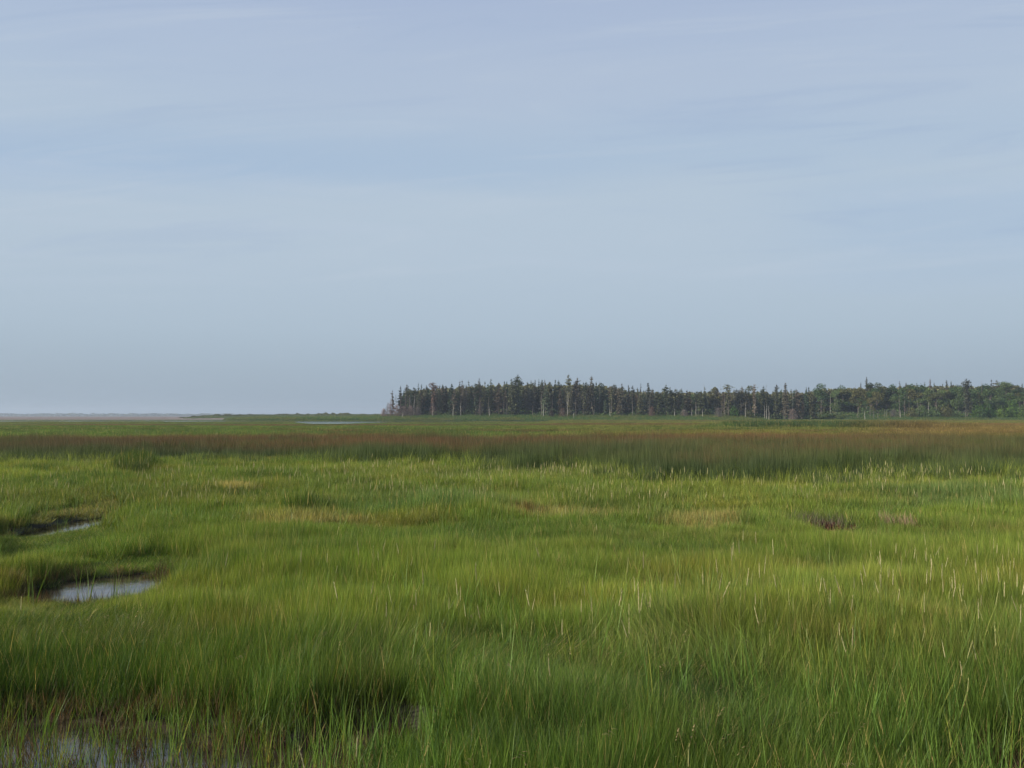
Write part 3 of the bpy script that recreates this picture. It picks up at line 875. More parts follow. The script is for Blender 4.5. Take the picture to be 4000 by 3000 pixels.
class Geo:
    def __init__(s): s.v = []; s.q = []; s.t = []; s.ti = []; s.n = 0
    def add(s, V, q=None, t=None, ti=.5):
        V = np.asarray(V, float)
        if q is not None and len(q): s.q.append(np.asarray(q) + s.n)
        if t is not None and len(t): s.t.append(np.asarray(t) + s.n)
        s.v.append(V); s.ti.append(np.broadcast_to(np.asarray(ti, float), (len(V),)).copy()); s.n += len(V)
    def tube(s, pts, rad, k=6):
        pts = np.asarray(pts, float); a = np.arange(k) * 2 * math.pi / k
        V = np.concatenate([p + r_ * np.stack([np.cos(a), np.sin(a), 0 * a], 1) for p, r_ in zip(pts, rad)])
        q = [[i * k + j, i * k + (j + 1) % k, (i + 1) * k + (j + 1) % k, (i + 1) * k + j] for i in range(len(pts) - 1) for j in range(k)]
        s.add(V, q)
    def clumps(s, P, size, r, flat=.5, ti=None):
        """a small random leaf-spray quad at each point"""
        n = len(P)
        if not n: return
        size = np.broadcast_to(np.asarray(size, float), (n,)) * r.uniform(.6, 1.35, n)
        u = r.normal(size=(n, 3)); u[:, 2] *= flat; u /= np.linalg.norm(u, axis=1)[:, None] + 1e-9
        w_ = r.normal(size=(n, 3)); w_[:, 2] *= .8
        w_ -= u * (u * w_).sum(1)[:, None]; w_ /= np.linalg.norm(w_, axis=1)[:, None] + 1e-9
        a = u * size[:, None]; c = w_ * size[:, None] * .55
        V = np.stack([P - a, P - c * .9, P + a * r.uniform(.6, 1.1, (n, 1)), P + c], 1).reshape(-1, 3)
        q = np.arange(n)[:, None] * 4 + np.arange(4)
        ti = r.random(n) if ti is None else ti
        s.add(V, q, ti=np.repeat(ti, 4))
    def twig(s, p0, p1, w):
        """thin three sided sliver"""
        p0, p1 = np.asarray(p0, float), np.asarray(p1, float)
        s.add([p0 + [w, 0, 0], p0 + [-w * .5, w * .8, 0], p0 + [-w * .5, -w * .8, 0], p1], None, [[0, 1, 3], [1, 2, 3], [2, 0, 3]], ti=random.random())
    def mesh(s, name, mat, smooth=False):
        fl = []
        if s.q: fl.append(np.concatenate(s.q))
        if s.t: fl.append(np.concatenate(s.t))
        return mesh_np(name, np.concatenate(s.v), fl, [mat], {'tint': np.concatenate(s.ti)}, smooth)


def tree_root(name, label, cat, group):
    o = bpy.data.objects.new(name, None); C.objects.link(o)
    return tag(o, label, cat, group)


def trunk_pts(h, r, lean=0.0, wob=.25, k=9, la=0.0):
    ph = r.uniform(0, 6.28)
    return [np.array([lean * h * (i / k) ** 1.3 * math.cos(la) + wob * math.sin(ph + i * .9) * (i / k), wob * math.cos(ph + i * .8) * (i / k) + lean * h * (i / k) ** 1.3 * math.sin(la), h * i / k]) for i in range(k + 1)]


def path_at(pts, t):
    t = np.clip(t, 0, 1) * (len(pts) - 1); i = np.minimum(t.astype(int), len(pts) - 2); f = (t - i)[:, None]
    P = np.array(pts)
    return P[i] * (1 - f) + P[i + 1] * f


def spruce_meshes(h, w, seed, shape='narrow', base=.12, dens=1.0, mat=None, bark=None, lean=0, dead_low=0.35):
    """h metres tall, crown half width w"""
    r = np.random.default_rng(seed)
    pts = trunk_pts(h, r, lean, .12)
    g = Geo(); g.tube(pts, [.17 * (1 - i / 9.3) * h / 14 + .012 for i in range(10)])
    tm = g.mesh('trunk', bark or M_barkd, True)
    g = Geo()
    nw = int(h * 2.6)
    for i in range(nw):
        t = base + (1 - base) * (i + r.random()) / nw
        s = (t - base) / (1 - base)
        if shape == 'narrow': pr = (1 - s) ** .75 * .92 + .08
        elif shape == 'flared': pr = .55 * (1 - s) + .5 * math.exp(-((s - .80) / .14) ** 2) + .12
        elif shape == 'flat': pr = .55 * (1 - s) + .8 * math.exp(-((s - .9) / .13) ** 2) + .08
        elif shape == 'ragged': pr = (.35 + .65 * r.random()) * ((1 - s) * .8 + .22)
        else: pr = 1 - s
        if s > .97: pr *= .4
        nb = r.integers(4, 7)
        for b_ in range(nb):
            if r.random() > dens: continue
            a = r.random() * 6.28; L = w * pr * r.uniform(.55, 1.15)
            if shape == 'windswept': L *= 1 + .6 * math.cos(a)
            m = max(3, int(5 + L * 4))
            q = np.linspace(.12, 1, m)
            p0 = path_at(pts, np.array([t]))[0]
            rise = r.uniform(-.25, .12) if s < .7 else r.uniform(-.05, .5)
            P = p0 + np.stack([math.cos(a) * q * L, math.sin(a) * q * L, rise * q * L - .12 * q * q * L], 1)
            P = P + r.normal(0, .07 + .06 * L, P.shape) * q[:, None]
            if s < dead_low and r.random() < .3:
                g.twig(p0, P[-1], .025)
            else:
                g.clumps(P, (.27 + .12 * (1 - q) + .06 * L) * (.5 + .5 * min(1, 2.2 * (1 - s))), r, .45, ti=np.clip(.35 + .3 * q + r.normal(0, .18, m), 0, 1))
    top = pts[-1]
    g.clumps(top + np.stack([r.normal(0, .05, 8), r.normal(0, .05, 8), np.linspace(-.8, .35, 8)], 1), .11, r, 1.5)
    return tm, g.mesh('crown', mat or M_spr)


def broad_meshes(h, w, seed, mat=None, bark=None, low=.25, gap=.45):
    r = np.random.default_rng(seed)
    pts = trunk_pts(h * .8, r, r.uniform(-.06, .06), .25)
    g = Geo(); g.tube(pts, [.2 * (1 - i / 11) * h / 12 + .02 for i in range(10)])
    lobes = []
    for k in range(9):
        a = k * 2.4 + r.random(); t = r.uniform(low, 1)
        rr_ = w * math.sqrt(max(.1, 1 - ((t - .45) / .75) ** 2)) * r.uniform(.35, .75)
        c = np.array([math.cos(a) * rr_, math.sin(a) * rr_, h * (low + (0.90 - low) * (t - low) / (1 - low))])
        lobes.append((c, w * r.uniform(.32, .55)))
        st = path_at(pts, np.array([min(.9, c[2] / h * .7)]))[0]
        g.tube([st, (st + c) / 2 + [0, 0, -.2], c], [.07, .045, .015], 4)
    lobes.append((np.array([0, 0, h * .86]), w * .5))
    tm = g.mesh('trunk', bark or M_barkd, True)
    g = Geo()
    for c, rad in lobes:
        n = int(90 + 75 * rad * rad)
        d = r.normal(size=(n, 3)); d /= np.linalg.norm(d, axis=1)[:, None]
        rr_ = rad * r.random(n) ** .35
        nz = vnoise(d[:, 0] * 2.2 + c[0] * 3 + 50, d[:, 2] * 2.2 + d[:, 1] * 1.7 + c[2] + 50, 5)
        P = c + d * rr_[:, None] * np.array([1.1, 1.1, .8]) * (.7 + .6 * nz)[:, None]
        P = P[nz > gap * .5]
        g.clumps(P, .26, r, .6)
    return tm, g.mesh('crown', mat or M_leaf)


def snag_meshes(h, seed, twigs=26, mat=None, lean=0, fork=False, w=1.0, rad=.13, low=.25, tm_=None, la=0):
    r = np.random.default_rng(seed); random.seed(seed)
    g = Geo()
    pts = trunk_pts(h, r, lean, .10 + .05 * (h > 8), la=la)
    g.tube(pts, [rad * (1 - .75 * i / 9) for i in range(10)])
    if fork:
        s = np.array(pts[4]); g.tube([s, s + [.45, 0, h * .22], s + [.75, .1, h * .52]], [rad * .6, rad * .5, .03], 5)
    tm = g.mesh('trunk', mat or M_bark, True)
    g = Geo()
    for i in range(twigs):
        t = r.uniform(low, .98); p0 = path_at(pts, np.array([t]))[0]; a = r.random() * 6.28; L = w * r.uniform(.3, 1) * (1.15 - t)
        p1 = p0 + [math.cos(a) * L, math.sin(a) * L, r.uniform(-.3, .5) * L]
        g.twig(p0, p1, .022)
        for k in range(3):
            q = p0 + (p1 - p0) * r.uniform(.4, 1); g.twig(q, q + r.normal(0, .22, 3) * L, .014)
    cm = g.mesh('dead_twigs', tm_ or M_twig) if twigs else None
    return tm, cm


def bush_meshes(h, w, seed, mat, dead=False):
    r = np.random.default_rng(seed); random.seed(seed)
    g = Geo()
    for k in range(9):
        a = r.random() * 6.28; g.twig([0, 0, 0], [math.cos(a) * w * .6, math.sin(a) * w * .6, h * r.uniform(.6, .95)], .05)
    st = g.mesh('stems', M_barkd)
    g = Geo()
    if dead:
        for k in range(700):
            a = r.random() * 6.28; z = r.random() ** .8 * h; rr_ = w * r.random() * (1.1 - .7 * z / h)
            p = np.array([math.cos(a) * rr_, math.sin(a) * rr_, z]); g.twig(p, p + r.normal(0, .45, 3) + [0, 0, .3], .022)
        n = 420
    else: n = int(150 + 110 * w * h)
    d = r.normal(size=(n, 3)); d /= np.linalg.norm(d, axis=1)[:, None]; d[:, 2] = np.abs(d[:, 2])
    nz = vnoise(d[:, 0] * 2 + 30, d[:, 2] * 3 + d[:, 1] * 2 + 30, 6)
    P = d * (r.random(n) ** .4)[:, None] * np.array([w, w, h]) * (.6 + .7 * nz)[:, None]
    g.clumps(P, .22 if not dead else .12, r, .7)
    return st, g.mesh('foliage' if not dead else 'dead_twigs', mat)


def put_tree(name, cat, label, ms, px, d, scale=(1, 1, 1), group=None, parts=('trunk', 'crown'), rz=None):
    root = tree_root(name, label, cat, group)
    xx = gx(px, d)
    root.location = (xx, d, float(height(np.array([xx]), np.array([d]))[0]) - .05)
    root.rotation_euler = (0, 0, random.uniform(-.5, .5) if rz is None else rz); root.scale = scale
    for pn, me in zip(parts, ms):
        if me is not None: obj(pn, me, root)
    return root


def ht(py, px, d):
    xx = gx(px, d)
    return H + (HZ - py) / F * d - float(height(np.array([xx]), np.array([d]))[0]) + .05


random.seed(3)
# the trees whose tops can be told apart: col, row of the top, distance, half width, shape, material, density, label
SP = 'spruce'
TREES = [
    (1534, 1526, 300, 1.5, 'ragged', M_sprg, .55, 'short sparse grey-green spruce at the left end of the wood'),
    (1563, 1509, 302, 1.1, 'narrow', M_sprg, .8, 'narrow pointed grey spruce, first tall one at the left end of the wood'),
    (1588, 1504, 303, 1.4, 'flared', M_sprg, .8, 'blunt topped grey spruce with bare lower trunk beside the first pointed one'),
    (1618, 1513, 305, 1.7, 'flared', M_spr, 1, 'rounded dark spruce behind the white broken trunk at the left end'),
    (1633, 1498, 307, .8, 'ragged', M_spr, .6, 'thin spruce tip poking out just right of the rounded dark spruce'),
    (1646, 1502, 304, 1.0, 'narrow', M_spr, .9, 'slim dark spruce left of the slightly shorter slim one near the reddish tree'),
    (1666, 1506, 305, 1.0, 'narrow', M_spr, .9, 'slim spruce directly left of the flat-topped reddish dying spruce'),
    (1693, 1495, 300, 1.8, 'flat', M_red, .95, 'flat-topped reddish brown dying spruce near the left end of the wood'),
    (1717, 1505, 305, 1.1, 'ragged', M_spr, .9, 'left of two blunt dark spruces right of the reddish dying spruce'),
    (1731, 1504, 305, 1.1, 'ragged', M_spr, .9, 'right of two blunt dark spruces right of the reddish dying spruce'),
    (1765, 1499, 300, 2.0, 'narrow', M_spr, 1, 'wide green spruce standing over a bright white trunk foot'),
    (1795, 1488, 306, 1.0, 'ragged', M_sprg, .7, 'left spruce of a thin see-through pair rising above the canopy'),
    (1805, 1486, 306, 1.0, 'ragged', M_sprg, .7, 'right spruce of a thin see-through pair rising above the canopy'),
    (1831, 1490, 303, 1.1, 'narrow', M_spr, 1, 'slim dark pointed spruce just right of the see-through pair'),
    (1872, 1480, 305, 1.5, 'narrow', M_sprg, .75, 'broad based grey-green pointed spruce between the slim one and the classic cone'),
    (1895, 1491, 307, .8, 'ragged', M_spr, .8, 'small knobbly spruce tip just left of the classic cone shaped spruce'),
    (1917, 1481, 302, 1.5, 'narrow', M_spr, 1.1, 'dark spruce with a classic symmetrical cone top'),
    (1944, 1501, 306, .9, 'narrow', M_spr, .9, 'low thin spruce tip right of the classic cone shaped spruce'),
    (1970, 1489, 307, 1.0, 'narrow', M_spr, .9, 'thin spruce left of the big wind-bent spruce, with one more between'),
    (1997, 1479, 304, 1.3, 'narrow', M_spr, .9, 'pointed spruce touching the left side of the big wind-bent spruce'),
    (2022, 1466, 300, 2.5, 'flared', M_spr, 1, 'big dark spruce with a heavy wind-bent top reaching to the right'),
    (2060, 1492, 303, 1.1, 'flared', M_spr, 1, 'spruce with a dark rounded knob top just right of the wind-bent one'),
    (2074, 1488, 308, .7, 'narrow', M_spr, .8, 'very thin spruce tip right of the rounded knob top'),
    (2089, 1485, 306, .9, 'narrow', M_sprg, .8, 'thin grey spruce between the knob top and the brownish pair'),
    (2104, 1484, 307, .8, 'narrow', M_spr, .9, 'thin dark spruce spire left of the brownish ragged pair'),
    (2117, 1483, 301, 1.3, 'ragged', M_sprg, .8, 'left spruce of a brownish ragged pair over long pale trunks'),
    (2129, 1486, 303, 1.2, 'ragged', M_sprg, .8, 'right spruce of a brownish ragged pair over long pale trunks'),
    (2147, 1492, 306, .9, 'narrow', M_spr, .9, 'low spruce spire right of the brownish ragged pair'),
    (2169, 1483, 306, .9, 'narrow', M_spr, 1, 'sharp dark spruce spire halfway between the ragged pair and the tallest spruce'),
    (2182, 1487, 304, 1.2, 'flared', M_spr, 1, 'blunt dark spruce top shortly before the tallest spruce'),
    (2222, 1462, 300, 1.4, 'flared', M_spr, .9, 'tallest spruce of the wood with a lumpy column of a top'),
    (2255, 1477, 301, 1.6, 'flared', M_sprg, .9, 'brownish bushy topped spruce right of the tallest spruce'),
    (2279, 1495, 304, 1.1, 'ragged', M_spr, .9, 'low ragged spruce between the brownish bushy one and the tiered one'),
    (2312, 1470, 300, 1.9, 'ragged', M_sprg, .75, 'tall open spruce with flaring tiered branches, second tallest right of the tallest'),
    (2359, 1501, 304, 1.3, 'ragged', M_spr, .9, 'leafy low spruce right of the bare grey top'),
    (2396, 1503, 303, 1.2, 'flared', M_sprg, .9, 'spruce with a brownish top leaning right, before the canopy drops'),
    (2429, 1500, 302, 1.3, 'narrow', M_sprg, .8, 'spruce with a reddish brown pointed top where the canopy drops'),
    (2456, 1505, 303, .9, 'narrow', M_sprg, .9, 'narrow spruce left of the crooked right-leaning one'),
    (2472, 1508, 301, .9, 'flared', M_sprg, .7, 'crooked thin spruce whose top leans to the right over a long pale trunk'),
    (2502, 1502, 303, .7, 'ragged', M_twig, .5, 'thin nearly bare spruce spire left of the lone cone top'),
    (2532, 1495, 300, 1.5, 'narrow', M_sprg, .8, 'lone grey cone topped spruce standing over the lower canopy'),
    (2603, 1503, 300, 1.5, 'flared', M_spr, .85, 'spruce with a spreading crest in the lower middle of the wood'),
    (2617, 1513, 302, .9, 'narrow', M_spr, .9, 'short narrow spruce beside the spreading crest'),
    (2754, 1512, 302, 1.2, 'ragged', M_spr, .8, 'ragged dark spruce under a bare spire'),
    (2843, 1503, 298, 1.7, 'flat', M_spr, 1, 'dark spruce with a wide fan shaped top on a long bare trunk'),
    (2898, 1512, 300, 1.4, 'flared', M_sprg, .8, 'grey-green tufted spruce right of the fan shaped top'),
    (2947, 1503, 298, 1.1, 'flat', M_sprg, .8, 'spruce with a flat flag top pointing right on a long pale trunk'),
    (2982, 1509, 300, 1.1, 'flared', M_spr, .9, 'dark short topped spruce left of the pale dead top'),
    (3033, 1502, 300, 1.3, 'flared', M_sprg, .8, 'spruce with a tufted brownish crest between the pale dead top and the taller pointed one'),
    (3068, 1495, 298, 1.5, 'narrow', M_sprg, .9, 'tall pointed dark spruce, last high one before the broadleaf trees'),
    (3110, 1519, 303, .9, 'narrow', M_spr, .8, 'low narrow spruce right of the last tall pointed one'),
    (3150, 1512, 330, .8, 'narrow', M_spr, 1, 'left of twin small dark tips before the first round broadleaf crown'),
    (3159, 1513, 330, .8, 'narrow', M_spr, 1, 'right of twin small dark tips before the first round broadleaf crown'),
    (3364, 1496, 335, .9, 'ragged', M_sprg, .8, 'grey spruce left of the tallest spire on the right side'),
    (3386, 1474, 330, 1.2, 'narrow', M_sprg, .85, 'tallest slender spruce spire on the right side of the wood'),
    (3515, 1491, 325, .9, 'narrow', M_sprg, .8, 'lone needle thin spruce above the broad canopy on the right'),
    (3541, 1494, 322, 1.3, 'narrow', M_sprg, .6, 'greyish thin crowned spruce left of the flat dark canopy'),
    (3582, 1497, 330, .7, 'narrow', M_spr, 1, 'small dark spire in the middle of the flat dark canopy'),
    (3614, 1495, 330, .7, 'narrow', M_spr, 1, 'small dark spire at the right end of the flat dark canopy'),
    (3635, 1482, 325, 1.2, 'ragged', M_twig, .8, 'pale grey half dead spruce with short tiered branches on the right'),
    (3651, 1497, 328, .9, 'narrow', M_spr, .9, 'low spruce beside the pale grey half dead spruce'),
    (3684, 1499, 328, .7, 'narrow', M_spr, 1, 'small dark spire left of the tiered spruce pair on the right'),
    (3700, 1485, 325, 1.1, 'narrow', M_sprg, .85, 'taller spruce of the tiered pair on the right'),
    (3716, 1490, 326, .9, 'narrow', M_spr, 1, 'shorter darker spruce of the tiered pair on the right'),
    (3778, 1481, 295, 2.2, 'flared', M_sprg, 1.1, 'big near spruce with a spiky fan top over the light green bushes'),
    (3795, 1500, 322, .9, 'narrow', M_spr, .9, 'small spruce tip at the right shoulder of the big fan topped spruce'),
    (3874, 1483, 322, .9, 'ragged', M_sprg, .7, 'thin grey spruce left of two shorter tips near the right edge'),
    (3882, 1494, 322, .7, 'narrow', M_spr, .8, 'short spruce tip between two thin grey ones near the right edge'),
    (3895, 1486, 318, 1.4, 'flared', M_sprg, .8, 'olive spruce with spreading top near the right edge'),
    (3976, 1502, 322, .9, 'narrow', M_spr, .9, 'small dark spruce tip right of the last broad round crown'),
    (3995, 1500, 318, 1.0, 'ragged', M_spr, .9, 'dark spruce cut by the right edge of the picture'),
]
for k, (px, py, d, w_, shp, mt, dn, lb) in enumerate(TREES):
    h = ht(py, px, d)
    ms = spruce_meshes(h, w_ * 1.35, 500 + k, shp, .06 if mt is not M_sprg else .16, dn, mt, M_bark if shp == 'flat' else M_barkd)
    put_tree('spruce_tree', 'spruce', lb, ms, px, d, rz=0, group='spruces of the wood')

# generic neighbours that nothing tells apart
gen = [spruce_meshes(12, 2.3, 700 + k, ['narrow', 'ragged', 'narrow', 'flared'][k % 4], .05 + .03 * (k % 3), 1.0, [M_spr, M_spr2, M_sprg, M_spr, M_spr3][k % 5], M_barkd) for k in range(10)]
sky_px = [1500, 1540, 1600, 1700, 1850, 2000, 2350, 2420, 2520, 2700, 3150, 3200, 3450, 3600, 4100]
sky_py = [1590, 1545, 1520, 1512, 1504, 1495, 1500, 1512, 1526, 1526, 1526, 1516, 1506, 1500, 1502]
rg = random.Random(5)
MARK = [(1563, 'the first pointed one'), (1693, 'the reddish dying one'), (1917, 'the classic cone top'), (2022, 'the wind-bent one'), (2222, 'the tallest one'),
        (2312, 'the tiered one'), (2472, 'the crooked one'), (2603, 'the spreading crest'), (2843, 'the fan top'), (2947, 'the flag top'), (3068, 'the last tall one'), (3207, 'the first round crown')]
TONE = ['dark', 'bluish', 'grey', 'dark', 'brownish']
for k in range(190):
    d = rg.uniform(299, 312)
    px = 1560 + (3180 - 1560) * (k + rg.random()) / 190
    py = np.interp(px, sky_px, sky_py) + abs(rg.gauss(0, 15)) - 7 + (rg.random() < .25) * rg.uniform(15, 60)
    h = ht(py, px, d)
    if h < 3: continue
    s = h / 12
    ws = rg.uniform(.75, 1.05) if h > 8 else rg.uniform(.6, .8)
    gk = rg.randrange(10)
    mb = [m for m in MARK if m[0] > px][:1] or [MARK[-1]]; ma = [m for m in MARK if m[0] <= px][-1:] or [MARK[0]]
    lb = '%s %s spruce packed between %s and %s' % ('low' if h < 8.5 else 'tall', TONE[gk % 5], ma[0][1], mb[0][1])
    put_tree('spruce_tree', 'spruce', lb, gen[gk], px, d, (ws, ws, s), 'lookalike spruces packed in the body of the wood', rz=rg.uniform(0, 6))

# broadleaf crowns
BR = [
    (2792, 1511, 304, 2.4, M_leafo, 'grey-green rounded tree right of the bare spire in the middle of the wood'),
    (2928, 1504, 302, 2.6, M_leafo, 'rounded olive crown left of the flag topped spruce'),
    (3207, 1501, 326, 4.0, M_leaf, 'first high round broadleaf crown, standing above the right half of the wood'),
    (3285, 1507, 326, 3.4, M_leaf, 'second round broadleaf crown, lower and right of the first'),
    (3401, 1490, 322, 2.2, M_leafo, 'small high umbrella crown right of the tallest slender spire'),
    (3430, 1494, 322, 3.2, M_leafo, 'wide flat crown on several pale stems right of the small umbrella crown'),
    (3487, 1500, 322, 2.8, M_leaf, 'dark round crown left of the lone needle thin spruce'),
    (3560, 1502, 322, 3.6, M_leaf, 'left part tree of the flat dark canopy on the right'),
    (3597, 1502, 322, 3.6, M_leaf, 'right part tree of the flat dark canopy on the right'),
    (3740, 1503, 322, 3.2, M_leafo, 'grey-green crown left of the big near fan topped spruce'),
    (3851, 1498, 320, 3.0, M_leaf, 'dark crown right of the gnarled bare tree'),
    (3928, 1495, 318, 4.2, M_leaf, 'broad dark dome shaped crown near the right edge'),
]
for k, (px, py, d, w_, mt, lb) in enumerate(BR):
    h = ht(py, px, d)
    put_tree('broadleaf_tree', 'tree', lb, broad_meshes(h * 1.04, w_, 800 + k, mt, M_bark if mt is M_leafo else M_barkd), px, d, rz=0, group='broadleaf trees of the wood')
genb = [broad_meshes(10, 3.0, 830 + k, [M_leaf, M_leafo, M_leaf, M_leaf][k % 4], M_barkd) for k in range(6)]
MARKB = [(3207, 'the first round crown'), (3386, 'the tallest right hand spire'), (3515, 'the lone needle spruce'), (3635, 'the pale half dead spruce'), (3778, 'the big fan topped spruce'), (3928, 'the broad dark dome')]
TONEB = ['green', 'olive', 'green', 'green', 'green', 'olive']
for k in range(95):
    px = 3120 + 920 * ((k + rg.random()) / 95) if k > 14 else 2520 + 600 * rg.random()
    d = rg.uniform(312, 322) if k <= 14 else rg.uniform(304 + 10 * (px < 3360), 326)
    py = np.interp(px, sky_px, sky_py) + 4 + abs(rg.gauss(0, 18)) + (rg.random() < .45) * rg.uniform(15, 55)
    h = ht(py, px, d)
    if h < 3: continue
    ws = rg.uniform(.8, 1.1) if h > 7 else rg.uniform(.6, .8)
    mb = [m for m in MARKB if m[0] > px][:1]; ma = [m for m in MARKB if m[0] <= px][-1:]
    wh = 'between %s and %s' % (ma[0][1], mb[0][1]) if ma and mb else ('right of the broad dark dome' if ma else ('left of the first round crown' if px > 3100 else 'behind the spruces in the middle'))
    put_tree('broadleaf_tree', 'tree', '%s %s broadleaf tree %s' % ('low' if h < 8 else 'high', TONEB[k % 6], wh), genb[k % 6], px, d, (ws, ws, h / 10), 'lookalike broadleaf trees in the right half of the wood', rz=rg.uniform(0, 6))

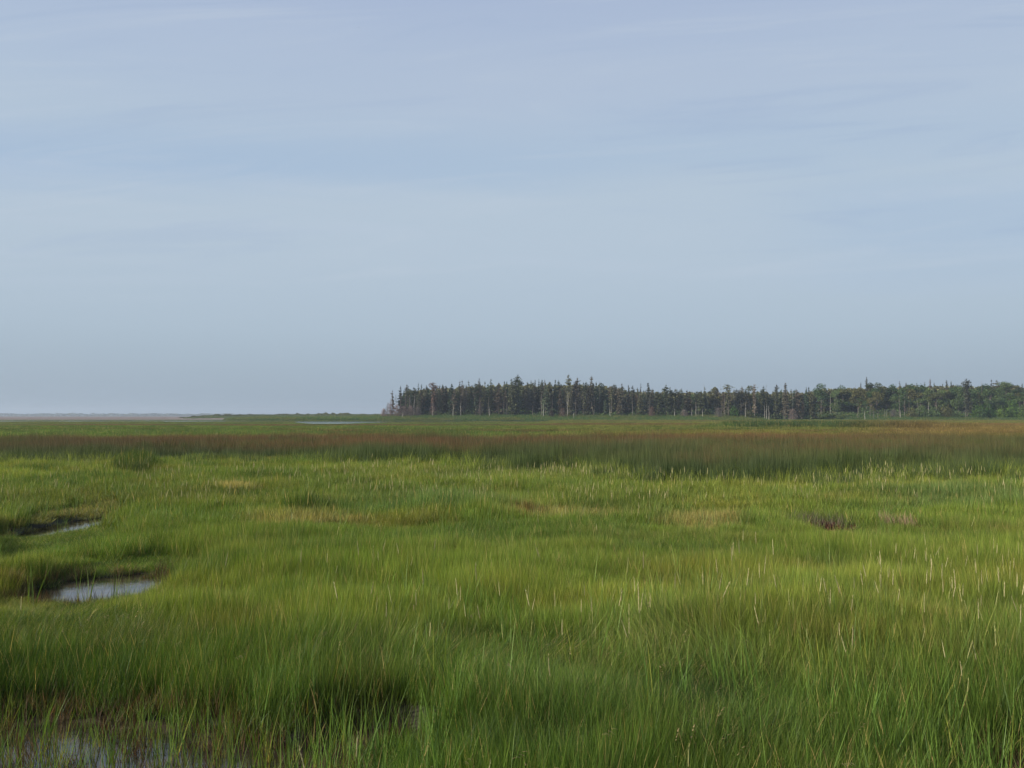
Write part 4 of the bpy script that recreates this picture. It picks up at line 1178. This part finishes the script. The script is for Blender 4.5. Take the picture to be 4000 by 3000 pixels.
# dead standing trees and pale trunks: col, row of top, row of foot (kept as height), distance, material, twigs, lean, fork, label
SN = [
    (1566, 1530, 299, M_bark, 40, 0, 0, 'pale bare trunk under the first pointed spruce at the left end'),
    (1585, 1536, 298, M_bark, 44, 0, 0, 'pale grey twiggy trunk among pinkish brush at the left end'),
    (1600, 1545, 298, M_bark, 30, .01, 0, 'thin grey dead trunk left of the white broken trunk'),
    (1617, 1538, 297, M_white, 20, .03, 0, 'broken white trunk leaning slightly at the left end of the wood'),
    (1573, 1609, 292, M_white, 0, 0, 0, 'short white post-like stump in front of the pinkish brush'),
    (1512, 1572, 299, M_bark, 95, .05, 0, 'low bare grey-pink tree at the far left tip of the wood'),
    (1527, 1552, 298, M_bark, 110, 0, 0, 'bare grey-pink tree below the short sparse spruce'),
    (1547, 1540, 300, M_bark, 110, 0, 0, 'bare grey-pink tree between the sparse spruce and the first pointed one'),
    (1601, 1552, 299, M_bark, 100, 0, 0, 'bare grey-pink tree left of the broken white trunk'),
    (1634, 1556, 299, M_bark, 100, 0, 0, 'bare grey-pink tree right of the broken white trunk'),
    (1690, 1570, 297, M_white, 90, 0, 0, 'white footed dead tree with a grey-brown twig crown below the reddish spruce'),
    (1770, 1572, 296, M_white, 8, 0, 0, 'bright white birch trunk at the foot of the wide green spruce'),
    (1800, 1565, 298, M_white, 6, 0, 0, 'thin pale trunk below the see-through pair of spruces'),
    (1875, 1552, 297, M_bark, 130, 0, 0, 'brown dead conifer with a wide twiggy skirt'),
    (1912, 1590, 296, M_white, 10, .03, 0, 'short white trunk under the classic cone shaped spruce'),
    (1908, 1546, 299, M_bark, 14, 0, 0, 'thin grey trunk behind the short white one'),
    (1968, 1545, 299, M_bark, 16, 0, 0, 'thin grey trunk left of the big wind-bent spruce'),
    (1980, 1560, 298, M_bark, 12, 0, 0, 'straight pale trunk below left of the big wind-bent spruce'),
    (2081, 1582, 297, M_bark, 4, 0, 0, 'short pale trunk below the rounded knob top'),
    (2115, 1528, 297, M_bark, 24, 0, 0, 'long pale trunk below the brownish ragged pair'),
    (2123, 1577, 296, M_white, 0, 0, 0, 'thick whitish bare snag beside the long pale trunk'),
    (2131, 1545, 299, M_bark, 16, 0, 0, 'long grey trunk right of the thick whitish snag'),
    (2157, 1548, 299, M_bark, 18, 0, 0, 'grey trunk in the dark gap between the ragged pair and the forked birch'),
    (2216, 1528, 297, M_white, 6, 0, 1, 'forked white birch trunk shaped like a Y below the tallest spruce'),
    (2239, 1611, 292, M_white, 0, .12, 0, 'short white leaning stump in front of the wood'),
    (2249, 1560, 297, M_bark, 14, 0, 0, 'straight pinkish grey trunk right of the forked birch'),
    (2278, 1528, 299, M_bark, 14, 0, 0, 'thin pale trunk streak right of the brownish bushy spruce'),
    (2319, 1568, 297, M_bark, 4, -.16, 0, 'grey trunk leaning left below the tiered spruce'),
    (2322, 1552, 299, M_bark, 6, 0, 0, 'upright brown snag behind the left-leaning trunk'),
    (2383, 1575, 296, M_white, 4, -.03, 0, 'bright white trunk foot in the middle of the wood'),
    (2389, 1543, 299, M_bark, 14, 0, 0, 'tall grey trunk just behind the bright white foot'),
    (2342, 1486, 303, M_bark, 60, 0, 0, 'bare grey treetop sticking out right of the tiered spruce'),
    (2470, 1530, 297, M_bark, 14, 0, 0, 'long grey trunk under the crooked right-leaning spruce'),
    (2538, 1545, 297, M_bark, 60, .01, 0, 'grey trunk with reddish dead twigs below the lone cone top'),
    (2635, 1596, 296, M_white, 0, 0, 0, 'short whitish trunk below the spreading crest'),
    (2636, 1503, 304, M_twig, 16, 0, 0, 'hair thin bare spire right of the spreading crest'),
    (2702, 1592, 296, M_white, 2, 0, 0, 'short pale trunk, leftmost of four low ones in the middle right'),
    (2718, 1570, 297, M_white, 8, 0, 0, 'tallest of four low pale trunks in the middle right'),
    (2728, 1594, 297, M_bark, 2, 0, 0, 'third of four low pale trunks in the middle right'),
    (2744, 1597, 296, M_white, 0, 0, 0, 'rightmost of four low pale trunks in the middle right'),
    (2751, 1498, 303, M_bark, 34, 0, 0, 'bare twiggy spire above the ragged dark spruce'),
    (2815, 1502, 303, M_bark, 3, 0, 0, 'bare branchless pole rising over the canopy left of the fan top'),
    (2829, 1530, 297, M_bark, 10, 0, 0, 'long pale trunk left under the fan shaped top'),
    (2845, 1560, 296, M_bark, 6, 0, 0, 'pale trunk carrying on below the fan shaped top'),
    (2867, 1536, 300, M_white, 26, 0, 0, 'white upper trunk of a dead tree right of the fan shaped top'),
    (2894, 1562, 297, M_bark, 10, 0, 0, 'brownish trunk below the grey-green tufted spruce'),
    (2911, 1575, 294, M_white, 2, 0, 0, 'bright white trunk standing at the marsh edge'),
    (2930, 1575, 297, M_bark, 6, 0, 0, 'thin pale trunk between the white one and the flag topped spruce'),
    (2948, 1520, 296, M_bark, 12, .02, 0, 'long slightly leaning trunk under the flat flag top'),
    (2987, 1582, 297, M_white, 3, -.02, 0, 'leftmost of three white trunks below the pale dead top'),
    (2994, 1576, 295, M_white, 3, 0, 0, 'middle of three white trunks below the pale dead top'),
    (3003, 1583, 295, M_white, 2, 0, 0, 'rightmost of three white trunks below the pale dead top'),
    (2993, 1496, 302, M_twig, 50, 0, 0, 'pale pinkish dead treetop rising over the three white trunks'),
    (3062, 1574, 296, M_bark, 6, 0, 0, 'pale trunk below the last tall pointed spruce'),
    (3096, 1525, 300, M_white, 8, 0, 0, 'pale high trunk right of the last tall pointed spruce'),
    (3177, 1577, 315, M_white, 6, -.04, 0, 'whitish trunk standing alone in the bay of the wood'),
    (3261, 1572, 318, M_white, 2, 0, 0, 'straight whitish trunk right in the bay of the wood'),
    (3243, 1534, 322, M_white, 4, 0, 0, 'pale trunk showing between the two round broadleaf crowns'),
    (3344, 1500, 322, M_twig, 46, 0, 0, 'faint bare twiggy top left of the tallest slender spire'),
    (3350, 1588, 300, M_bark, 26, 0, 0, 'grey snag with long side twigs at the right end of the bay'),
    (3377, 1603, 292, M_white, 0, 0, 0, 'short white post-like snag in front of the right wood'),
    (3398, 1570, 297, M_bark, 8, 0, 0, 'tall thin snag in the group of short pale snags'),
    (3412, 1598, 293, M_bark, 4, 0, 0, 'short grey snag left of the twin short snags'),
    (3428, 1603, 293, M_bark, 6, 0, 0, 'stubby grey snag under a dark flat branch'),
    (3455, 1598, 292, M_bark, 2, 0, 0, 'left one of twin short snags at the marsh edge'),
    (3463, 1598, 293, M_bark, 2, 0, 0, 'right one of twin short snags at the marsh edge'),
    (3516, 1601, 291, M_white, 0, 0, 0, 'bright white stump below the lone needle thin spruce'),
    (3513, 1540, 297, M_bark, 14, 0, 0, 'long grey trunk behind the bright white stump'),
    (3532, 1562, 297, M_bark, 60, .04, 0, 'twiggy pale dead tree left of the clean pale trunk'),
    (3551, 1563, 296, M_bark, 6, 0, 0, 'clean straight pale trunk right of the twiggy dead tree'),
    (3587, 1556, 297, M_bark, 6, -.07, 0, 'left-leaning grey trunk below the flat dark canopy'),
    (3626, 1570, 297, M_white, 8, 0, 0, 'pale snag with one long branch held out sideways'),
    (3658, 1558, 298, M_bark, 16, 0, 0, 'short grey trunk left of the big near fan topped spruce'),
    (3771, 1590, 292, M_bark, 20, 0, 0, 'bleached trunk foot under the big near fan topped spruce'),
    (3833, 1485, 319, M_bark, 60, .03, 0, 'gnarled bare tree with a bent top against the sky on the right'),
    (3867, 1555, 300, M_white, 0, 0, 0, 'short white trunk above the light green bushes'),
    (3981, 1566, 300, M_bark, 6, 0, 0, 'pale trunk near the right edge of the picture'),
]
for k, (px, py, d, mt, tw, ln, fk, lb) in enumerate(SN):
    h = ht(py, px, d)
    big = tw >= 50
    ms = snag_meshes(h, 900 + k, tw * 3 if big else tw, mt if mt is not M_twig else M_bark, ln, bool(fk), 2.4 if tw > 80 else (1.6 if big else 1.0),
                     .085 if mt is M_white else .065, .15 if tw > 80 else .3, M_pink if tw > 80 else M_twig)
    put_tree('dead_tree', 'dead tree', lb, ms, px, d, group='dead trees and bare trunks of the wood', parts=('trunk', 'dead_twigs'), rz=0)

# bushes
BU = [
    (1500, 1600, 299, 1.6, M_pink, True, 'small dead bush leaning out at the left tip of the wood'),
    (1525, 1580, 298, 2.2, M_pink, True, 'pinkish dead bush, leftmost of the pink brush'),
    (1552, 1585, 297, 2.4, M_pink, True, 'pinkish dead bush below the short sparse spruce'),
    (1578, 1590, 297, 2.4, M_pink, True, 'pinkish dead bush behind the short white post-like stump'),
    (1606, 1588, 297, 2.2, M_pink, True, 'pinkish dead bush at the foot of the broken white trunk'),
    (1632, 1592, 297, 2.0, M_pink, True, 'pinkish dead bush, rightmost of the pink brush'),
    (2200, 1597, 295, 1.9, M_red, True, 'reddish bush left of the forked birch'),
    (2155, 1605, 295, 1.3, M_red, True, 'small reddish bush further left of the forked birch'),
    (2546, 1592, 296, 1.6, M_red, True, 'reddish twiggy bush right under the lone cone top'),
    (2672, 1604, 296, 1.8, M_twig, True, 'grey-brown brush left of the four low pale trunks'),
    (2806, 1596, 295, 2.0, M_twig, True, 'grey-brown dead bush left of the long pale trunks'),
    (3095, 1600, 296, 2.0, M_twig, True, 'grey-brown dead bush at the end of the spruces'),
    (2866, 1580, 296, 2.0, M_leafl, False, 'green bush between the fan topped trunk and the brownish trunk'),
    (2925, 1597, 295, 1.6, M_leafo, False, 'dark olive bush behind the bright white trunk'),
    (3490, 1602, 294, 2.2, M_twig, True, 'brownish brush between the twin snags and the white stump'),
    (3819, 1575, 293, 2.6, M_leafl, False, 'light green bush right of the big near fan topped spruce'),
    (3858, 1572, 294, 2.6, M_leafl, False, 'light green bush in the middle of the bright thicket at the right'),
    (3835, 1600, 291, 1.8, M_leaf, False, 'low dark green bush in front of the bright thicket'),
    (3905, 1585, 293, 2.4, M_leafl, False, 'light green bush left of the tallest round bush'),
    (3952, 1555, 294, 2.8, M_leafl, False, 'tallest rounded bright green bush near the right edge'),
    (3985, 1600, 292, 1.8, M_leafl, False, 'low light green bush at the right edge of the picture'),
    (3560, 1590, 294, 2.2, M_leafo, False, 'dark olive bush at the foot of the clean straight pale trunk'),
    (3605, 1586, 294, 2.2, M_leaf, False, 'green bush below the left-leaning grey trunk'),
    (3648, 1588, 294, 2.2, M_leaf, False, 'green bush below the pale snag with the sideways branch'),
    (3695, 1577, 294, 2.4, M_leafo, False, 'olive green bush left of the big near fan topped spruce'),
    (3730, 1592, 293, 2.2, M_leaf, False, 'dark green bush touching the big near fan topped spruce'),
]
for k, (px, py, d, w_, mt, dead, lb) in enumerate(BU):
    h = ht(py, px, d)
    put_tree('dead_bush' if dead else 'green_bush', 'bush', lb, bush_meshes(h, w_, 1000 + k, mt, dead), px, d, group='dead bushes at the wood edge' if dead else 'green bushes at the wood edge',
             parts=('stems', 'dead_twigs' if dead else 'foliage'), rz=0)


def mass(name, label, n, f, size, mat, seed, flat=.7):
    r = np.random.default_rng(seed)
    P = f(r, n)
    g = Geo(); g.clumps(P, size, r, flat)
    return tag(obj(name, g.mesh(name, mat)), label, 'undergrowth', kind='stuff')


def under(r, n):
    px = r.uniform(1540, 4060, n); d = r.uniform(297, 306, n) + 14 * ((px > 3170) & (px < 3350))
    x = gx(px, d); z = height(x, d)
    hh = 1.1 + 2.0 * (vnoise(px / 22, px * 0, 7)) * (vnoise(px / 60, px * 0, 8) + .3)
    return np.stack([x, d, z + r.random(n) * hh], 1)
mass('undergrowth', 'dark green undergrowth along the foot of the wood', 16000, under, .24, M_leaf, 31)


def deep(r, n):
    px = r.uniform(1575, 4150, n); d = r.uniform(330, 348, n)
    x = gx(px, d); z0 = height(x, d)
    top = H + (HZ - (np.interp(px, sky_px, sky_py) + 5 + 12 * vnoise(px / 9, px * 0, 9))) / F * d
    return np.stack([x, d, z0 + (top - z0) * r.random(n) ** .8], 1)
mass('woodland', 'depth of the wood behind its front trees', 70000, deep, .75, M_spr, 32)


def scrub(r, n):
    px = r.uniform(700, 1520, n); d = r.uniform(462, 500, n)
    x = gx(px, d); z0 = height(x, d)
    hh = .25 + 1.3 * np.clip(vnoise(px / 14, px * 0, 10) - .25, 0, 1) * (vnoise(px / 70, px * 0, 12) + .4) + .3 * (r.random(n) < .02)
    return np.stack([x, d, z0 + r.random(n) * hh], 1)
mass('dune_scrub', 'low green scrub along the far dunes left of the wood', 15000, scrub, .30, M_leafo, 33)


def line(r, n):
    px = r.uniform(-400, 1500, n); d = r.uniform(2100, 2200, n)
    x = gx(px, d)
    hh = 4.2 + 3.0 * vnoise(px / 16, px * 0, 13) - 1.5 * sst(px, 500, 1100)
    return np.stack([x, d, .2 + r.random(n) * hh], 1)
mass('distant_woodland', 'thin blue line of trees on the far horizon at the left', 9000, line, 2.2, M_spr, 34)

# grassy low land on the far side of the creek and on the dunes
P = np.concatenate([grid_pts(300, 520, 0.16, slope=.72, pad=6, seed=81)])
x, y = P[:, 0], P[:, 1]
kp = (x < -.02 * y - 35) & (x > -.40 * y) & (height(x, y) > .1)
kp &= ~((y > 360) & (y < 440) & (x > -.42 * y) & (vnoise(x / 20, y / 15, 14) < .75))
x, y = x[kp], y[kp]; n = len(x)
c = np.tile(np.array([.062, .105, .030]), (n, 1)) * r.uniform(.8, 1.2, (n, 1))
scatter('dune_grass', [blades('u%d' % k, 220, 1.6, .25, .6, .05, .3, .4, 340 + k, 2) for k in range(3)],
        np.stack([x, y, height(x, y) - .02], 1), np.stack([np.zeros(n), np.zeros(n), r.random(n) * 6.28], 1), np.ones((n, 3)), r.integers(0, 3, n),
        cols3(c, c * .7, c * 1.1), 'grass on the low land and dunes beyond the creek')

# a bird far up in the sky
bd = simple_mat('dark_feathers', (.05, .05, .055), .7, .1)
bx_, by_ = gx(1391, 100), 100.0
br = bpy.data.objects.new('bird', None); C.objects.link(br)
br.location = (bx_, by_, H + (HZ - 82) / F * by_)
br.scale = (.45, .45, .45)
tag(br, 'tiny dark bird flying alone high in the sky left of the middle', 'bird')
g = Geo()
g.tube([(0, -.13, 0), (0, -.10, .005), (0, -.04, .008), (0, .04, .006), (0, .10, .002), (0, .15, 0)], [.004, .018, .030, .026, .012, .004], 8)
Vv = np.concatenate(g.v)
Vv[:, :2] = Vv[:, :2]
rows = []
for k, (yy_, rad) in enumerate([(-.13, .004), (-.10, .018), (-.04, .030), (.04, .026), (.10, .012), (.15, .004)]):
    a = np.arange(8) * math.pi / 4
    rows.append(np.stack([rad * np.cos(a), np.full(8, yy_), rad * np.sin(a)], 1))
bq = [[i * 8 + j, i * 8 + (j + 1) % 8, (i + 1) * 8 + (j + 1) % 8, (i + 1) * 8 + j] for i in range(5) for j in range(8)]
obj('body', mesh_np('body', np.concatenate(rows), [np.array(bq)], [bd], {}, True), br)
for s in (-1, 1):
    Vw = np.array([[s * .02, .05, 0], [s * .02, -.05, 0], [s * .13, .07, .05], [s * .13, -.02, .045], [s * .24, .02, .02], [s * .22, -.01, .02]])
    Vw = np.concatenate([Vw, Vw - [0, 0, .008]])
    q = [[0, 1, 3, 2], [2, 3, 5, 4], [6, 8, 9, 7], [8, 10, 11, 9], [0, 2, 8, 6], [2, 4, 10, 8], [1, 7, 9, 3], [3, 9, 11, 5], [4, 5, 11, 10]]
    obj('wing', mesh_np('wing', Vw, [np.array(q)], [bd], {}), br)

# ------------------------------------------------------------------ haze
HAZE = 0.00032
if HAZE:
    hv = np.array([[a, b_, c_] for c_ in (-1.5, 26) for b_ in (-80, 3000) for a in (-2600, 2600)], float)
    hf = np.array([[0, 2, 3, 1], [4, 5, 7, 6], [0, 1, 5, 4], [2, 6, 7, 3], [0, 4, 6, 2], [1, 3, 7, 5]])
    hm = bpy.data.materials.new('haze'); hm.use_nodes = True
    t = hm.node_tree; t.nodes.clear()
    o_ = t.nodes.new('ShaderNodeOutputMaterial'); v_ = t.nodes.new('ShaderNodeVolumePrincipled')
    v_.inputs['Color'].default_value = (.62, .73, .86, 1); v_.inputs['Density'].default_value = HAZE
    v_.inputs['Anisotropy'].default_value = 0.2
    t.links.new(v_.outputs[0], o_.inputs['Volume'])
    tag(obj('haze', mesh_np('haze', hv, [hf], [hm])), 'thin sea haze over the marsh', 'haze', kind='stuff')
